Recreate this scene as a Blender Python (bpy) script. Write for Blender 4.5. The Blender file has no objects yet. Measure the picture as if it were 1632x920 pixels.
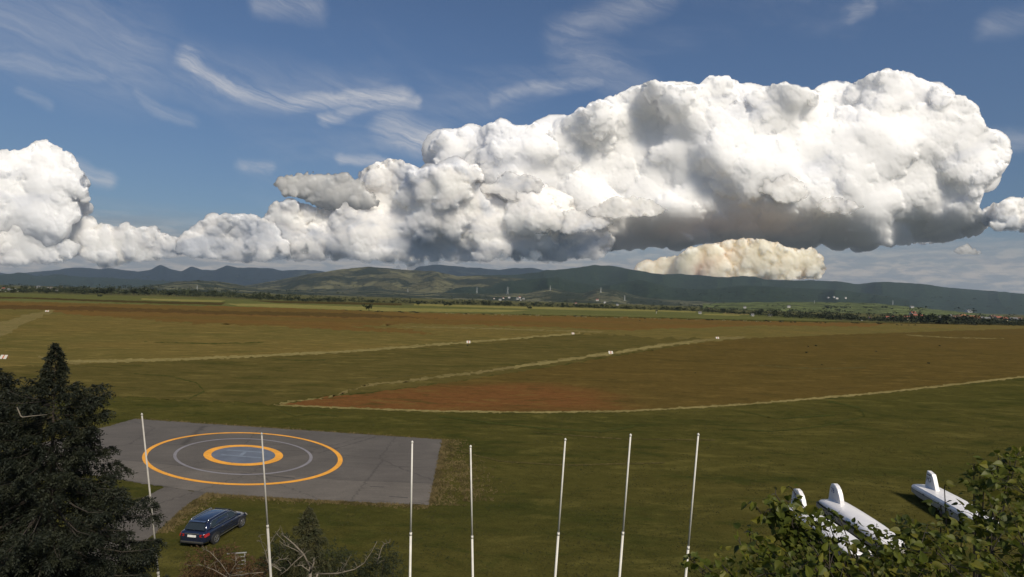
import bpy, bmesh, math, random
import numpy as np
from mathutils import Vector, Matrix, Euler
from math import radians as R, sin, cos, pi, tan, atan2, sqrt

random.seed(7)
S = bpy.context.scene
COL = S.collection

# ---------------------------------------------------------------- camera
F = 980.0                       # focal length in pixels of a 1632 wide picture
CAM = Vector((0, 0, 15.0))
PITCH, ROLL = math.atan(16 / F), R(1.66)
cam = bpy.data.cameras.new('camera')
cam.sensor_width = 36.0
cam.lens = 36.0 * F / 1632
cam.clip_start, cam.clip_end = 0.1, 120000
cam_o = bpy.data.objects.new('camera', cam)
COL.objects.link(cam_o)
CM = Matrix.Translation(CAM) @ Matrix.Rotation(R(90) + PITCH, 4, 'X') @ Matrix.Rotation(ROLL, 4, 'Z')
cam_o.matrix_world = CM
S.camera = cam_o

# ---------------------------------------------------------------- light and exposure
S.view_settings.view_transform = 'Standard'
S.view_settings.look = 'None'
S.view_settings.exposure = 0.0
S.view_settings.gamma = 1.0
SUN_EL, SUN_AZ = R(41), R(150)          # azimuth clockwise from the view direction (+Y)
to_sun = Vector((sin(SUN_AZ) * cos(SUN_EL), cos(SUN_AZ) * cos(SUN_EL), sin(SUN_EL)))
sl = bpy.data.lights.new('sun', 'SUN')
sl.energy = 4.2
sl.angle = R(11)                          # the sun reaches the airfield through thin high cloud
sl.color = (1.0, 0.90, 0.74)
so = bpy.data.objects.new('sun', sl)
COL.objects.link(so)
so.rotation_euler = to_sun.to_track_quat('Z', 'Y').to_euler()
so.location = (0, -50, 200)


# ---------------------------------------------------------------- node helpers
class NT:
    def __init__(s, tree):
        s.t = tree; s.n = tree.nodes; s.l = tree.links
    def new(s, typ, **kw):
        n = s.n.new(typ)
        for k, v in kw.items():
            setattr(n, k, v)
        return n
    def put(s, sock, v):
        if isinstance(v, bpy.types.NodeSocket):
            s.l.new(v, sock)
        elif v is not None:
            if hasattr(sock, 'default_value'):
                dv = sock.default_value
                if hasattr(dv, '__len__') and not hasattr(v, '__len__'):
                    v = (v,) * len(dv)
                if hasattr(dv, '__len__') and len(dv) == 4 and len(v) == 3:
                    v = (*v, 1)
                sock.default_value = v
    def m(s, op, a, b=None, c=None, clamp=False):
        n = s.new('ShaderNodeMath', operation=op, use_clamp=clamp)
        s.put(n.inputs[0], a); s.put(n.inputs[1], b); s.put(n.inputs[2], c)
        return n.outputs[0]
    def vm(s, op, a, b=None):
        n = s.new('ShaderNodeVectorMath', operation=op)
        s.put(n.inputs[0], a); s.put(n.inputs[1], b)
        return n.outputs[1] if op in ('LENGTH', 'DOT_PRODUCT', 'DISTANCE') else n.outputs[0]
    def mix(s, f, a, b, blend='MIX'):
        n = s.new('ShaderNodeMix', data_type='RGBA', blend_type=blend)
        s.put(n.inputs['Factor'], f); s.put(n.inputs[6], a); s.put(n.inputs[7], b)
        return n.outputs[2]
    def rng(s, v, a, b, c=0.0, d=1.0, smooth=True):
        n = s.new('ShaderNodeMapRange', interpolation_type='SMOOTHSTEP' if smooth else 'LINEAR')
        s.put(n.inputs[0], v); s.put(n.inputs[1], a); s.put(n.inputs[2], b); s.put(n.inputs[3], c); s.put(n.inputs[4], d)
        return n.outputs[0]
    def noise(s, vec, scale, detail=4, rough=0.55, dist=0.0, dim='3D'):
        n = s.new('ShaderNodeTexNoise', noise_dimensions=dim)
        s.put(n.inputs['Vector'], vec); s.put(n.inputs['Scale'], scale); s.put(n.inputs['Detail'], detail)
        s.put(n.inputs['Roughness'], rough); s.put(n.inputs['Distortion'], dist)
        return n.outputs[0]
    def scale(s, vec, k):
        return s.vm('MULTIPLY', vec, k)
    def comb(s, x, y, z=0.0):
        n = s.new('ShaderNodeCombineXYZ')
        s.put(n.inputs[0], x); s.put(n.inputs[1], y); s.put(n.inputs[2], z)
        return n.outputs[0]
    def sep(s, v):
        n = s.new('ShaderNodeSeparateXYZ'); s.put(n.inputs[0], v)
        return n.outputs[0], n.outputs[1], n.outputs[2]
    def bump(s, h, strength=0.3, distance=0.05):
        n = s.new('ShaderNodeBump'); s.put(n.inputs['Height'], h)
        n.inputs['Strength'].default_value = strength; n.inputs['Distance'].default_value = distance
        return n.outputs[0]


def material(name):
    m = bpy.data.materials.new(name); m.use_nodes = True
    nt = NT(m.node_tree)
    b = m.node_tree.nodes['Principled BSDF']
    return m, nt, b


def simple_mat(name, col, rough=0.7, metal=0.0, vary=0.15, scale=6.0, coat=0.0, spec=0.5, bump=0.0):
    m, nt, b = material(name)
    tc = nt.new('ShaderNodeTexCoord').outputs['Object']
    n = nt.noise(tc, scale, 5, 0.6)
    k = nt.rng(n, 0.3, 0.7, 1 - vary, 1 + vary, False)
    c = nt.mix(1.0, (*col, 1), nt.comb(k, k, k), 'MULTIPLY')
    nt.put(b.inputs['Base Color'], c)
    b.inputs['Roughness'].default_value = rough
    b.inputs['Metallic'].default_value = metal
    b.inputs['Specular IOR Level'].default_value = spec
    b.inputs['Coat Weight'].default_value = coat
    if bump:
        nt.put(b.inputs['Normal'], nt.bump(nt.noise(tc, scale * 4, 4), 0.4, bump))
    return m


# ---------------------------------------------------------------- geometry helpers
def ray(px, py):
    return (CM.to_3x3() @ Vector(((px - 816) / F, -(py - 460) / F, -1.0))).normalized()

def at(px, py, Y):
    d = ray(px, py)
    return CAM + d * ((Y - CAM.y) / d.y)

def gr(px, py, z=0.0):
    d = ray(px, py)
    return CAM + d * ((z - CAM.z) / d.z)

def horizon(px):
    return 476 + 0.029 * (px - 816)

def link(o, parent=None):
    COL.objects.link(o)
    if parent is not None:
        o.parent = parent
    return o

def mesh_obj(name, verts, faces, mat=None, parent=None, smooth=False):
    me = bpy.data.meshes.new(name)
    me.from_pydata([tuple(v) for v in verts], [], faces)
    me.update()
    if smooth:
        me.polygons.foreach_set('use_smooth', [True] * len(me.polygons))
    if mat is not None:
        for mm in (mat if isinstance(mat, (list, tuple)) else [mat]):
            me.materials.append(mm)
    return link(bpy.data.objects.new(name, me), parent)

def np_mesh(name, V, Fq, mat=None, parent=None, smooth=True, attrs=None):
    """V (n,3) floats, Fq (m,4) or (m,3) ints"""
    me = bpy.data.meshes.new(name)
    V = np.asarray(V, dtype=np.float32); Fq = np.asarray(Fq, dtype=np.int32)
    k = Fq.shape[1]
    me.vertices.add(len(V)); me.vertices.foreach_set('co', V.ravel())
    me.loops.add(Fq.size); me.loops.foreach_set('vertex_index', Fq.ravel())
    me.polygons.add(len(Fq))
    me.polygons.foreach_set('loop_start', np.arange(0, Fq.size, k, dtype=np.int32))
    try:
        me.polygons.foreach_set('loop_total', np.full(len(Fq), k, dtype=np.int32))
    except Exception:
        pass
    if smooth:
        me.polygons.foreach_set('use_smooth', np.ones(len(Fq), dtype=bool))
    me.update(calc_edges=True); me.validate()
    for an, av in (attrs or {}).items():
        a = me.attributes.new(an, 'FLOAT', 'POINT')
        a.data.foreach_set('value', np.asarray(av, dtype=np.float32))
    if mat is not None:
        me.materials.append(mat)
    return link(bpy.data.objects.new(name, me), parent)

def empty(name, loc=(0, 0, 0), rz=0.0):
    o = bpy.data.objects.new(name, None); COL.objects.link(o)
    o.location = loc; o.rotation_euler = (0, 0, rz)
    o.empty_display_size = 0.5
    return o

def tag(o, label=None, cat=None, group=None, kind=None):
    if label: o['label'] = label
    if cat: o['category'] = cat
    if group: o['group'] = group
    if kind: o['kind'] = kind
    return o


class MB:
    """collects shapes and links them as one mesh"""
    def __init__(s):
        s.v = []; s.f = []
    def add(s, vs, fs):
        n = len(s.v); s.v += [tuple(v) for v in vs]; s.f += [tuple(i + n for i in f) for f in fs]
    def box(s, c, size, rot=None):
        hx, hy, hz = (k / 2 for k in size)
        vs = [Vector((x * hx, y * hy, z * hz)) for z in (-1, 1) for y in (-1, 1) for x in (-1, 1)]
        if rot is not None: vs = [rot @ v for v in vs]
        c = Vector(c)
        s.add([v + c for v in vs], [(0, 2, 3, 1), (4, 5, 7, 6), (0, 1, 5, 4), (2, 6, 7, 3), (0, 4, 6, 2), (1, 3, 7, 5)])
    def tube(s, pts, rads, n=8, cap=True):
        pts = [Vector(p) for p in pts]
        if not hasattr(rads, '__len__'): rads = [rads] * len(pts)
        base = len(s.v); up = None
        for i, p in enumerate(pts):
            t = (pts[min(i + 1, len(pts) - 1)] - pts[max(i - 1, 0)])
            if t.length < 1e-9: t = Vector((0, 0, 1))
            t.normalize()
            if up is None:
                up = t.orthogonal().normalized()
            a = (up - t * up.dot(t))
            a = a.normalized() if a.length > 1e-6 else t.orthogonal().normalized()
            up = a
            b = t.cross(a)
            for k in range(n):
                w = 2 * pi * k / n
                s.v.append(tuple(p + (a * cos(w) + b * sin(w)) * rads[i]))
        for i in range(len(pts) - 1):
            for k in range(n):
                q = (k + 1) % n
                s.f.append((base + i * n + k, base + i * n + q, base + (i + 1) * n + q, base + (i + 1) * n + k))
        if cap:
            s.f.append(tuple(base + k for k in reversed(range(n))))
            s.f.append(tuple(base + (len(pts) - 1) * n + k for k in range(n)))
    def prism(s, poly, z0, z1):
        n = len(poly)
        s.add([(x, y, z0) for x, y in poly] + [(x, y, z1) for x, y in poly],
              [tuple(reversed(range(n))), tuple(range(n, 2 * n))] + [(i, (i + 1) % n, n + (i + 1) % n, n + i) for i in range(n)])
    def build(s, name, mat, parent=None, smooth=False):
        return mesh_obj(name, s.v, s.f, mat, parent, smooth)


def vnoise(shape, cell, rng):
    """smooth value noise on a grid, roughly -1..1"""
    h, w = shape
    gh, gw = int(h / cell) + 4, int(w / cell) + 4
    g = rng.uniform(-1, 1, (gh, gw))
    y = np.arange(h) / cell; x = np.arange(w) / cell
    yi = y.astype(int); xi = x.astype(int)
    fy = y - yi; fx = x - xi
    fy = fy * fy * (3 - 2 * fy); fx = fx * fx * (3 - 2 * fx)
    a = g[np.ix_(yi, xi)]; b = g[np.ix_(yi, xi + 1)]; c = g[np.ix_(yi + 1, xi)]; d = g[np.ix_(yi + 1, xi + 1)]
    fx = fx[None, :]; fy = fy[:, None]
    return (a * (1 - fx) + b * fx) * (1 - fy) + (c * (1 - fx) + d * fx) * fy

def fbm(shape, cell, rng, octs=4, gain=0.5):
    out = np.zeros(shape); amp = 1.0; tot = 0
    for i in range(octs):
        c = cell / 2 ** i
        if c < 1.2: break
        out += vnoise(shape, c, rng) * amp; tot += amp; amp *= gain
    return out / tot

# ---------------------------------------------------------------- world: sky with thin high cloud
W = bpy.data.worlds.new('World'); S.world = W; W.use_nodes = True
wt = NT(W.node_tree)
for n in list(wt.n): wt.n.remove(n)
skyt = wt.new('ShaderNodeTexSky', sky_type='NISHITA')
skyt.sun_disc = False
skyt.sun_elevation = SUN_EL
skyt.sun_rotation = SUN_AZ
skyt.altitude = 200; skyt.air_density = 1.0; skyt.dust_density = 0.6; skyt.ozone_density = 2.0
SKY_STRENGTH = 0.073
dirv = wt.new('ShaderNodeTexCoord').outputs['Generated']
dx, dy, dz = wt.sep(wt.vm('NORMALIZE', dirv))
az = wt.m('ARCTAN2', dx, dy)
el = wt.m('ARCSINE', dz)
AE = wt.comb(az, el, 0.0)
warp1 = wt.noise(AE, 6.0, 5, 0.6)
warp2 = wt.noise(wt.vm('ADD', AE, (5.3, 2.1, 0)), 6.0, 5, 0.6)
AW = wt.vm('ADD', AE, wt.comb(wt.m('MULTIPLY', wt.m('SUBTRACT', warp1, 0.5), 0.09), wt.m('MULTIPLY', wt.m('SUBTRACT', warp2, 0.5), 0.05), 0))

def ae(px, py):
    d = ray(px, py)
    return (atan2(d.x, d.y), math.asin(d.z))

# strokes of cirrus: (points, half width in px, strength)
STROKES = [
    ([(-60, -10), (90, 50), (200, 90)], 70, 0.26),
    ([(-40, 78), (60, 104), (150, 122)], 13, 0.40),
    ([(300, 92), (345, 124), (405, 145), (470, 163), (560, 152), (640, 158)], 17, 0.78),
    ([(300, 112), (420, 140), (600, 150)], 40, 0.22),
    ([(522, 190), (560, 172), (600, 164), (660, 166)], 11, 0.62),
    ([(615, 205), (655, 222), (700, 226)], 26, 0.72),
    ([(225, 148), (262, 176), (312, 194)], 11, 0.30),
    ([(1060, -10), (1000, 22), (930, 38), (890, 60)], 24, 0.26),
    ([(900, 66), (935, 95), (975, 120), (1010, 140)], 34, 0.24),
    ([(790, 154), (850, 142), (960, 136)], 9, 0.32),
    ([(1360, 20), (1385, 8)], 12, 0.35),
    ([(375, 262), (424, 268)], 10, 0.40),
    ([(545, 254), (604, 260)], 9, 0.50),
    ([(420, 8), (500, 14)], 18, 0.32),
    ([(22, 138), (60, 165)], 8, 0.25),
    ([(130, 268), (182, 290)], 11, 0.55),
    ([(1570, 225), (1660, 215)], 12, 0.35),
    ([(1570, 40), (1632, 30)], 16, 0.22),
]
streak = wt.noise(wt.comb(wt.m('ADD', wt.m('MULTIPLY', wt.sep(AW)[0], 7.0), wt.m('MULTIPLY', wt.sep(AW)[1], -2.0)), wt.m('SUBTRACT', wt.m('MULTIPLY', wt.sep(AW)[1], 46.0), wt.m('MULTIPLY', wt.sep(AW)[0], -12.0)), 0), 1.0, 9, 0.68, 0.9)
streak = wt.rng(streak, 0.30, 0.70, 0.15, 1.3, False)
wisp = None
for pts, wpx, st in STROKES:
    best = None
    P = [ae(*p) for p in pts]
    for (ax, ay), (bx, by) in zip(P[:-1], P[1:]):
        vx, vy = bx - ax, by - ay
        L2 = vx * vx + vy * vy
        pa = wt.vm('SUBTRACT', AW, (ax, ay, 0))
        t = wt.m('MULTIPLY', wt.vm('DOT_PRODUCT', pa, (vx, vy, 0)), 1 / L2, clamp=True)
        q = wt.new('ShaderNodeVectorMath', operation='SCALE'); q.inputs[0].default_value = (vx, vy, 0); wt.l.new(t, q.inputs['Scale'])
        d = wt.vm('LENGTH', wt.vm('SUBTRACT', pa, q.outputs[0]))
        best = d if best is None else wt.m('MINIMUM', best, d)
    r = wpx / F
    v = wt.rng(best, 0.0, r * 1.5, st, 0.0)
    wisp = v if wisp is None else wt.m('MAXIMUM', wisp, v)
# faint cirrus everywhere else so that the sky goes on outside the frame
gen = wt.rng(wt.noise(wt.comb(wt.m('MULTIPLY', az, 2.0), wt.m('MULTIPLY', el, 5.0), 3.0), 1.0, 6, 0.6, 0.8), 0.5, 0.75, 0.0, 0.16)
wisp = wt.m('MULTIPLY', wt.m('ADD', wisp, gen), streak, clamp=True)
# layered cloud low over the horizon
band_n = wt.noise(wt.comb(wt.m('MULTIPLY', az, 5.0), wt.m('MULTIPLY', el, 60.0), 1.0), 1.0, 8, 0.62, 0.6)
band_n2 = wt.noise(wt.comb(wt.m('MULTIPLY', az, 26.0), wt.m('MULTIPLY', el, 110.0), 4.0), 1.0, 8, 0.62, 0.3)
deck = wt.rng(wt.m('ADD', el, wt.m('MULTIPLY', wt.m('SUBTRACT', band_n, 0.5), 0.06)), 0.050, 0.125, 0.92, 0.0)
sky_c = wt.new('ShaderNodeVectorMath', operation='SCALE')
wt.l.new(skyt.outputs[0], sky_c.inputs[0]); sky_c.inputs['Scale'].default_value = SKY_STRENGTH
low_k = wt.rng(el, 0.02, 0.42, 0.70, 1.0)
base = wt.mix(1.0, wt.comb(low_k, low_k, low_k), wt.mix(0.75, sky_c.outputs[0], wt.mix(1.0, sky_c.outputs[0], (0.76, 0.90, 1.08, 1), 'MULTIPLY')), 'MULTIPLY')
deck_col = wt.mix(wt.rng(band_n2, 0.40, 0.62), (0.30, 0.315, 0.335, 1), (0.50, 0.455, 0.415, 1))
deck_col = wt.mix(wt.rng(band_n, 0.30, 0.55), (0.27, 0.29, 0.32, 1), deck_col)
c1 = wt.mix(wisp, base, (0.60, 0.60, 0.62, 1))
c2 = wt.mix(deck, c1, deck_col)
# below the horizon lies land, as dark as the fields, beyond what is built
c3 = wt.mix(wt.rng(dz, -0.03, -0.004, 1.0, 0.0), c2, (0.040, 0.038, 0.026, 1))
bg = wt.new('ShaderNodeBackground')
wt.l.new(c3, bg.inputs[0]); bg.inputs[1].default_value = 1.0
wo = wt.new('ShaderNodeOutputWorld'); wt.l.new(bg.outputs[0], wo.inputs[0])

# ---------------------------------------------------------------- clouds (solid relief bodies, 19 to 30 km away)
def cloud_mat(name, col=(0.985,0.98,0.97), lo=(0.80, 0.81, 0.84), sss=650.0):
    m = bpy.data.materials.new(name); m.use_nodes = True
    nt = NT(m.node_tree)
    for n in list(nt.n): nt.n.remove(n)
    pos = nt.new('ShaderNodeNewGeometry').outputs['Position']
    n1 = nt.noise(nt.vm('MULTIPLY', pos, (0.7, 0.2, 1.3)), 1 / 1500.0, 5, 0.55, 0.6)
    n2 = nt.noise(pos, 1 / 120.0, 4, 0.6)
    c = nt.mix(nt.rng(n1, 0.34, 0.56), (*lo, 1), (*col, 1))
    mx = nt.new('ShaderNodeBsdfPrincipled')
    nt.put(mx.inputs['Base Color'], c)
    mx.inputs['Roughness'].default_value = 1.0
    mx.inputs['Specular IOR Level'].default_value = 0.0
    mx.inputs['Subsurface Weight'].default_value = 1.0
    mx.inputs['Subsurface Radius'].default_value = (1, 1, 1)
    mx.inputs['Subsurface Scale'].default_value = sss
    mx.subsurface_method = 'RANDOM_WALK'
    tr = nt.new('ShaderNodeBsdfTransparent')
    a = nt.new('ShaderNodeAttribute', attribute_name='solid').outputs['Fac']
    a = nt.m('ADD', a, nt.m('MULTIPLY', nt.m('SUBTRACT', n2, 0.5), 0.25))
    al = nt.rng(a, 0.08, 0.80)
    m2 = nt.new('ShaderNodeMixShader'); nt.put(m2.inputs[0], al)
    nt.l.new(tr.outputs[0], m2.inputs[1]); nt.l.new(mx.outputs[0], m2.inputs[2])
    o = nt.new('ShaderNodeOutputMaterial'); nt.l.new(m2.outputs[0], o.inputs[0])
    return m

def poly_sdf(X, Y, poly):
    """distance to a closed polygon, positive inside"""
    P = np.array(poly, float); Q = np.roll(P, -1, 0)
    d = np.full(X.shape, 1e9); ins = np.zeros(X.shape, bool)
    for (ax, ay), (bx, by) in zip(P, Q):
        vx, vy = bx - ax, by - ay
        t = np.clip(((X - ax) * vx + (Y - ay) * vy) / (vx * vx + vy * vy + 1e-9), 0, 1)
        d = np.minimum(d, (X - ax - t * vx) ** 2 + (Y - ay - t * vy) ** 2)
        if ay != by:
            c = ((ay > Y) != (by > Y)) & (X < (bx - ax) * (Y - ay) / (by - ay) + ax)
            ins ^= c
    d = np.sqrt(d)
    return np.where(ins, d, -d)

def blur(A, n=1):
    for _ in range(n):
        B = np.pad(A, 1, mode='edge')
        A = (B[1:-1, :-2] + 2 * B[1:-1, 1:-1] + B[1:-1, 2:]) / 4
        B = np.pad(A, 1, mode='edge')
        A = (B[:-2, 1:-1] + 2 * B[1:-1, 1:-1] + B[2:, 1:-1]) / 4
    return A

def make_cloud(poly, dist, seed, mat, label, step=1.3, levels=(46, 28, 17, 10, 6, 3.6, 2.2), dome=90, zmax=90, lump=0.62, cover=1.0, base_soft=0.0, group=None, soft=2.0, relief=1.0, fade=22.0, rim_soft=0.0, low_thin=0.9, under=0.35):
    rng = np.random.default_rng(seed)
    P = np.array(poly, float)
    x0, y0 = P.min(0) - 18; x1, y1 = P.max(0) + 18
    nx, ny = int((x1 - x0) / step) + 1, int((y1 - y0) / step) + 1
    gx = x0 + np.arange(nx) * step; gy = y0 + np.arange(ny) * step
    X, Yp = np.meshgrid(gx, gy)
    D = poly_sdf(X, Yp, poly)
    shp = X.shape
    wx = fbm(shp, 26 / step, rng, 4) * 5; wy = fbm(shp, 26 / step, rng, 4) * 5
    XW, YW = X + wx, Yp + wy
    Dw = D + fbm(shp, 14 / step, rng, 4) * 3
    H = np.where(Dw > 3.0, np.sqrt(np.clip(1 - (1 - np.clip(D, 0, dome) / dome) ** 2, 0, 1)) * zmax, -1e3)
    # the underside recedes: a cumulus stands on a flat dark base
    yb = P[:, 1].max(); yt = P[:, 1].min()
    H += np.where(H > -500, fbm(shp, 60 / step, rng, 3) * zmax * 0.30, 0)
    busy = fbm(shp, 70 / step, rng, 3) * 0.9 + 0.5
    for r in levels:
        area = (D > 0).sum() * step * step
        n = int(cover * 1.6 * area / (pi * r * r))
        jj = rng.integers(0, ny, n * 3); ii = rng.integers(0, nx, n * 3)
        rr = r * rng.uniform(0.65, 1.35, n * 3)
        ok = (D[jj, ii] > rr * 0.72) & (rng.uniform(0, 1, n * 3) < np.clip(busy[jj, ii] if r < 20 else 1, 0.12, 1))
        # rim seeds: always plenty of puffs along the outline
        rim = (D[jj, ii] > rr * 0.6) & (D[jj, ii] < rr * 1.4)
        sel = np.nonzero(ok | rim)[0][:n]
        k = int(1.4 * r / step) + 2
        order = sel
        for s_ in order:
            j, i, q = jj[s_], ii[s_], rr[s_]
            h0 = H[j, i]
            if h0 < -500: h0 = 0.0
            j0, j1, i0, i1 = max(j - k, 0), min(j + k + 1, ny), max(i - k, 0), min(i + k + 1, nx)
            dx = XW[j0:j1, i0:i1] - XW[j, i]; dy = YW[j0:j1, i0:i1] - YW[j, i]
            rho = q * q - dx * dx - dy * dy
            lm = lump if (q > 20 or D[j, i] < q * 2.5) else lump * 0.62
            z = h0 + (q * (lm - 1) + np.sqrt(np.maximum(rho, 0)))
            sub = H[j0:j1, i0:i1]
            np.copyto(sub, np.where((rho > 0) & (z > sub), z, sub))
    M = H > -500
    H = np.where(M, H, 0)
    Mf = M.astype(float)
    if base_soft:
        w = np.clip((Yp - (yb - base_soft)) / base_soft, 0, 1)
        Hs = blur(H, 14) / np.maximum(blur(Mf, 14), 0.05)
        H = H * (1 - w) + Hs * w
        H -= w ** 2 * zmax * under
    def lp(A, n, k=1):
        B, Mm = A * Mf, Mf
        if k > 1:
            hh, ww = (ny // k) * k, (nx // k) * k
            Bs = (B)[:hh, :ww].reshape(hh // k, k, ww // k, k).mean((1, 3)); Ms_ = Mm[:hh, :ww].reshape(hh // k, k, ww // k, k).mean((1, 3))
            Rr = blur(Bs, n) / np.maximum(blur(Ms_, n), 0.05)
            yi = np.clip((np.arange(ny) + .5) / k - .5, 0, Rr.shape[0] - 1.001); xi = np.clip((np.arange(nx) + .5) / k - .5, 0, Rr.shape[1] - 1.001)
            y0_, x0_ = yi.astype(int), xi.astype(int); fy, fx = (yi - y0_)[:, None], (xi - x0_)[None, :]
            g = lambda a_, b_: Rr[np.ix_(a_, b_)]
            return (g(y0_, x0_) * (1 - fx) + g(y0_, x0_ + 1) * fx) * (1 - fy) + (g(y0_ + 1, x0_) * (1 - fx) + g(y0_ + 1, x0_ + 1) * fx) * fy
        return blur(B, n) / np.maximum(blur(Mm, n), 0.1)
    H1 = lp(H, 1); H2 = lp(H, 4); H3 = lp(H, 4, 4); H4 = lp(H, 8, 6)
    # crisp cauliflower along sunlit rims, soft misty passages inside
    crisp = np.clip(0.62 + fbm(shp, 60 / step, rng, 3) * 1.1 + np.clip(1 - D / 34, 0, 1) * 0.45 - np.clip((Yp - (yb - 0.35 * (yb - yt))) / (0.35 * (yb - yt)), 0, 1) * 0.35, 0.0, 1)
    Hb = H4 + (H3 - H4) * 0.62 * relief + (H2 - H3) * (0.36 + 0.5 * crisp) * relief + (H1 - H2) * crisp * 0.95
    # ragged, thin edges low down and on the lee side, firm ones at the top
    low = np.clip((Yp - (yb - fade)) / fade, 0, 1)
    rag = np.clip(fbm(shp, 40 / step, rng, 2) * 1.4 + 0.10 + rim_soft, 0, 1)
    e_c = np.clip(blur(Mf, 2) * 2.2 - 1.1, 0, 1); e_s = np.clip((blur(Mf, 60) - 0.42) * 2.0, 0, 1)
    rl = np.clip(np.maximum(rag * 0.8, low), 0, 1); edge = e_c * (1 - rl) + np.minimum(e_c, e_s) * rl
    tear = fbm(shp, 12 / step, rng, 4) * 0.9 + fbm(shp, 34 / step, rng, 3) * 0.6
    solid = np.clip(blur(Mf, 1) * 1.6 - 0.6, 0, 1) * np.clip(edge * 1.25 + 0.15 + tear * np.maximum(rag, low) * 0.9 - low ** 1.5 * low_thin, 0, 1)
    mpp = dist / F
    # rays
    RM = np.array(CM.to_3x3())
    dirs = np.stack([(X - 816) / F, -(Yp - 460) / F, -np.ones_like(X)], -1) @ RM.T
    yy = dist - Hb * mpp * 0.62
    P3 = dirs * (yy / dirs[..., 1])[..., None]; P3[..., 2] += CAM.z
    idx = -np.ones(shp, int); idx[M] = np.arange(M.sum())
    a, b, c, d = idx[:-1, :-1], idx[1:, :-1], idx[1:, 1:], idx[:-1, 1:]
    okq = (a >= 0) & (b >= 0) & (c >= 0) & (d >= 0)
    Fq = np.stack([a[okq], b[okq], c[okq], d[okq]], -1)
    V = P3[M]; Sd = solid[M]
    # the far side, coarser
    st = 5
    Xs, Ys, Ms, Ds = X[::st, ::st], Yp[::st, ::st], (M & (D > 2))[::st, ::st], D[::st, ::st]
    yb2 = dist + np.sqrt(np.clip(Ds, 0, dome) / dome) * zmax * mpp * 0.8
    d2 = np.stack([(Xs - 816) / F, -(Ys - 460) / F, -np.ones_like(Xs)], -1) @ RM.T
    P2 = d2 * (yb2 / d2[..., 1])[..., None]; P2[..., 2] += CAM.z
    id2 = -np.ones(Xs.shape, int); id2[Ms] = np.arange(Ms.sum()) + len(V)
    a, b, c, d = id2[:-1, :-1], id2[1:, :-1], id2[1:, 1:], id2[:-1, 1:]
    ok2 = (a >= 0) & (b >= 0) & (c >= 0) & (d >= 0)
    F2 = np.stack([a[ok2], d[ok2], c[ok2], b[ok2]], -1)
    V = np.concatenate([V, P2[Ms]]); Sd = np.concatenate([Sd, solid[::st, ::st][Ms]])
    o = np_mesh('cloud', V, np.concatenate([Fq, F2]), mat, None, True, {'solid': Sd})
    tag(o, label, 'cloud', group)
    return o

CW = cloud_mat('cloud_white')
CG = cloud_mat('cloud_thin_unlit_grey', (0.55, 0.545, 0.53), (0.40, 0.41, 0.42))  # grey of thin cloud, its lack of sunlight also put into the colour
CC = cloud_mat('cloud_cream', (0.99, 0.82, 0.62), (0.94, 0.74, 0.55))
CM_ = cloud_mat('cloud_middle', (0.93, 0.90, 0.86), (0.60, 0.62, 0.66))

make_cloud([(690, 262), (685, 232), (702, 214), (740, 207), (755, 214), (766, 202), (800, 194), (828, 205), (850, 197), (882, 207), (896, 189), (928, 175), (950, 164), (985, 150),
            (1010, 140), (1036, 127), (1066, 134), (1090, 141), (1120, 133), (1150, 120), (1176, 131), (1196, 148), (1230, 134), (1270, 134), (1300, 151), (1338, 146), (1362, 130),
            (1398, 114), (1440, 112), (1474, 129), (1504, 138), (1508, 152), (1536, 152), (1560, 172), (1570, 200), (1602, 220), (1614, 236), (1610, 262), (1594, 277), (1566, 300),
            (1562, 335), (1590, 352), (1560, 376), (1500, 388), (1400, 392), (1300, 388), (1200, 386), (1100, 392), (1000, 398), (900, 404), (800, 390), (740, 340)],
           21000, 3, CW, 'huge billowing white cumulus with a dark flat base, the largest cloud in the sky', zmax=110, dome=130, base_soft=80, fade=12, low_thin=.2, under=1.9, relief=.66, rim_soft=.12)
make_cloud([(560, 300), (572, 274), (592, 261), (626, 252), (656, 262), (668, 278), (690, 268), (720, 262), (760, 262), (800, 278), (850, 272), (880, 300), (930, 320), (960, 350),
            (985, 385), (960, 416), (860, 424), (760, 420), (650, 424), (560, 420), (470, 422), (420, 400), (410, 364), (424, 336), (434, 321), (452, 322), (470, 318), (500, 330), (540, 332)],
           20000, 5, CM_, 'broad cream and grey cumulus bank below and left of the largest cloud', zmax=80, dome=80, base_soft=40, fade=64, low_thin=1.15, relief=.8, rim_soft=.1)
make_cloud([(268, 398), (290, 374), (312, 356), (344, 343), (380, 340), (408, 343), (430, 352), (470, 360), (520, 368), (550, 400), (480, 420), (400, 424), (320, 418)],
           19600, 8, CM_, 'low puffy cumulus between the cloud bank and the far blue mountains', zmax=40, dome=40, base_soft=20, fade=46, low_thin=1.1, relief=.85, levels=(24, 15, 9, 5.5, 3.4, 2.2))
make_cloud([(100, 402), (98, 372), (112, 352), (140, 342), (156, 354), (178, 358), (204, 352), (220, 364), (246, 358), (262, 372), (290, 380), (310, 402), (250, 420), (160, 424)],
           19800, 9, CM_, 'low row of small cumulus puffs right of the tall left cloud', zmax=36, dome=36, base_soft=16, fade=46, low_thin=1.1, relief=.85, levels=(20, 12, 8, 5, 3.2, 2.1))
make_cloud([(-90, 240), (-40, 246), (-10, 250), (6, 238), (30, 240), (48, 232), (68, 221), (92, 234), (112, 246), (124, 264), (138, 292), (146, 318), (143, 336), (118, 352), (100, 380),
            (60, 408), (0, 412), (-60, 400), (-110, 330)],
           20500, 12, CW, 'tall cumulus tower cut by the left edge of the picture', zmax=70, dome=70, base_soft=60, fade=70, low_thin=1.0, relief=.8, rim_soft=.1)
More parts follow.
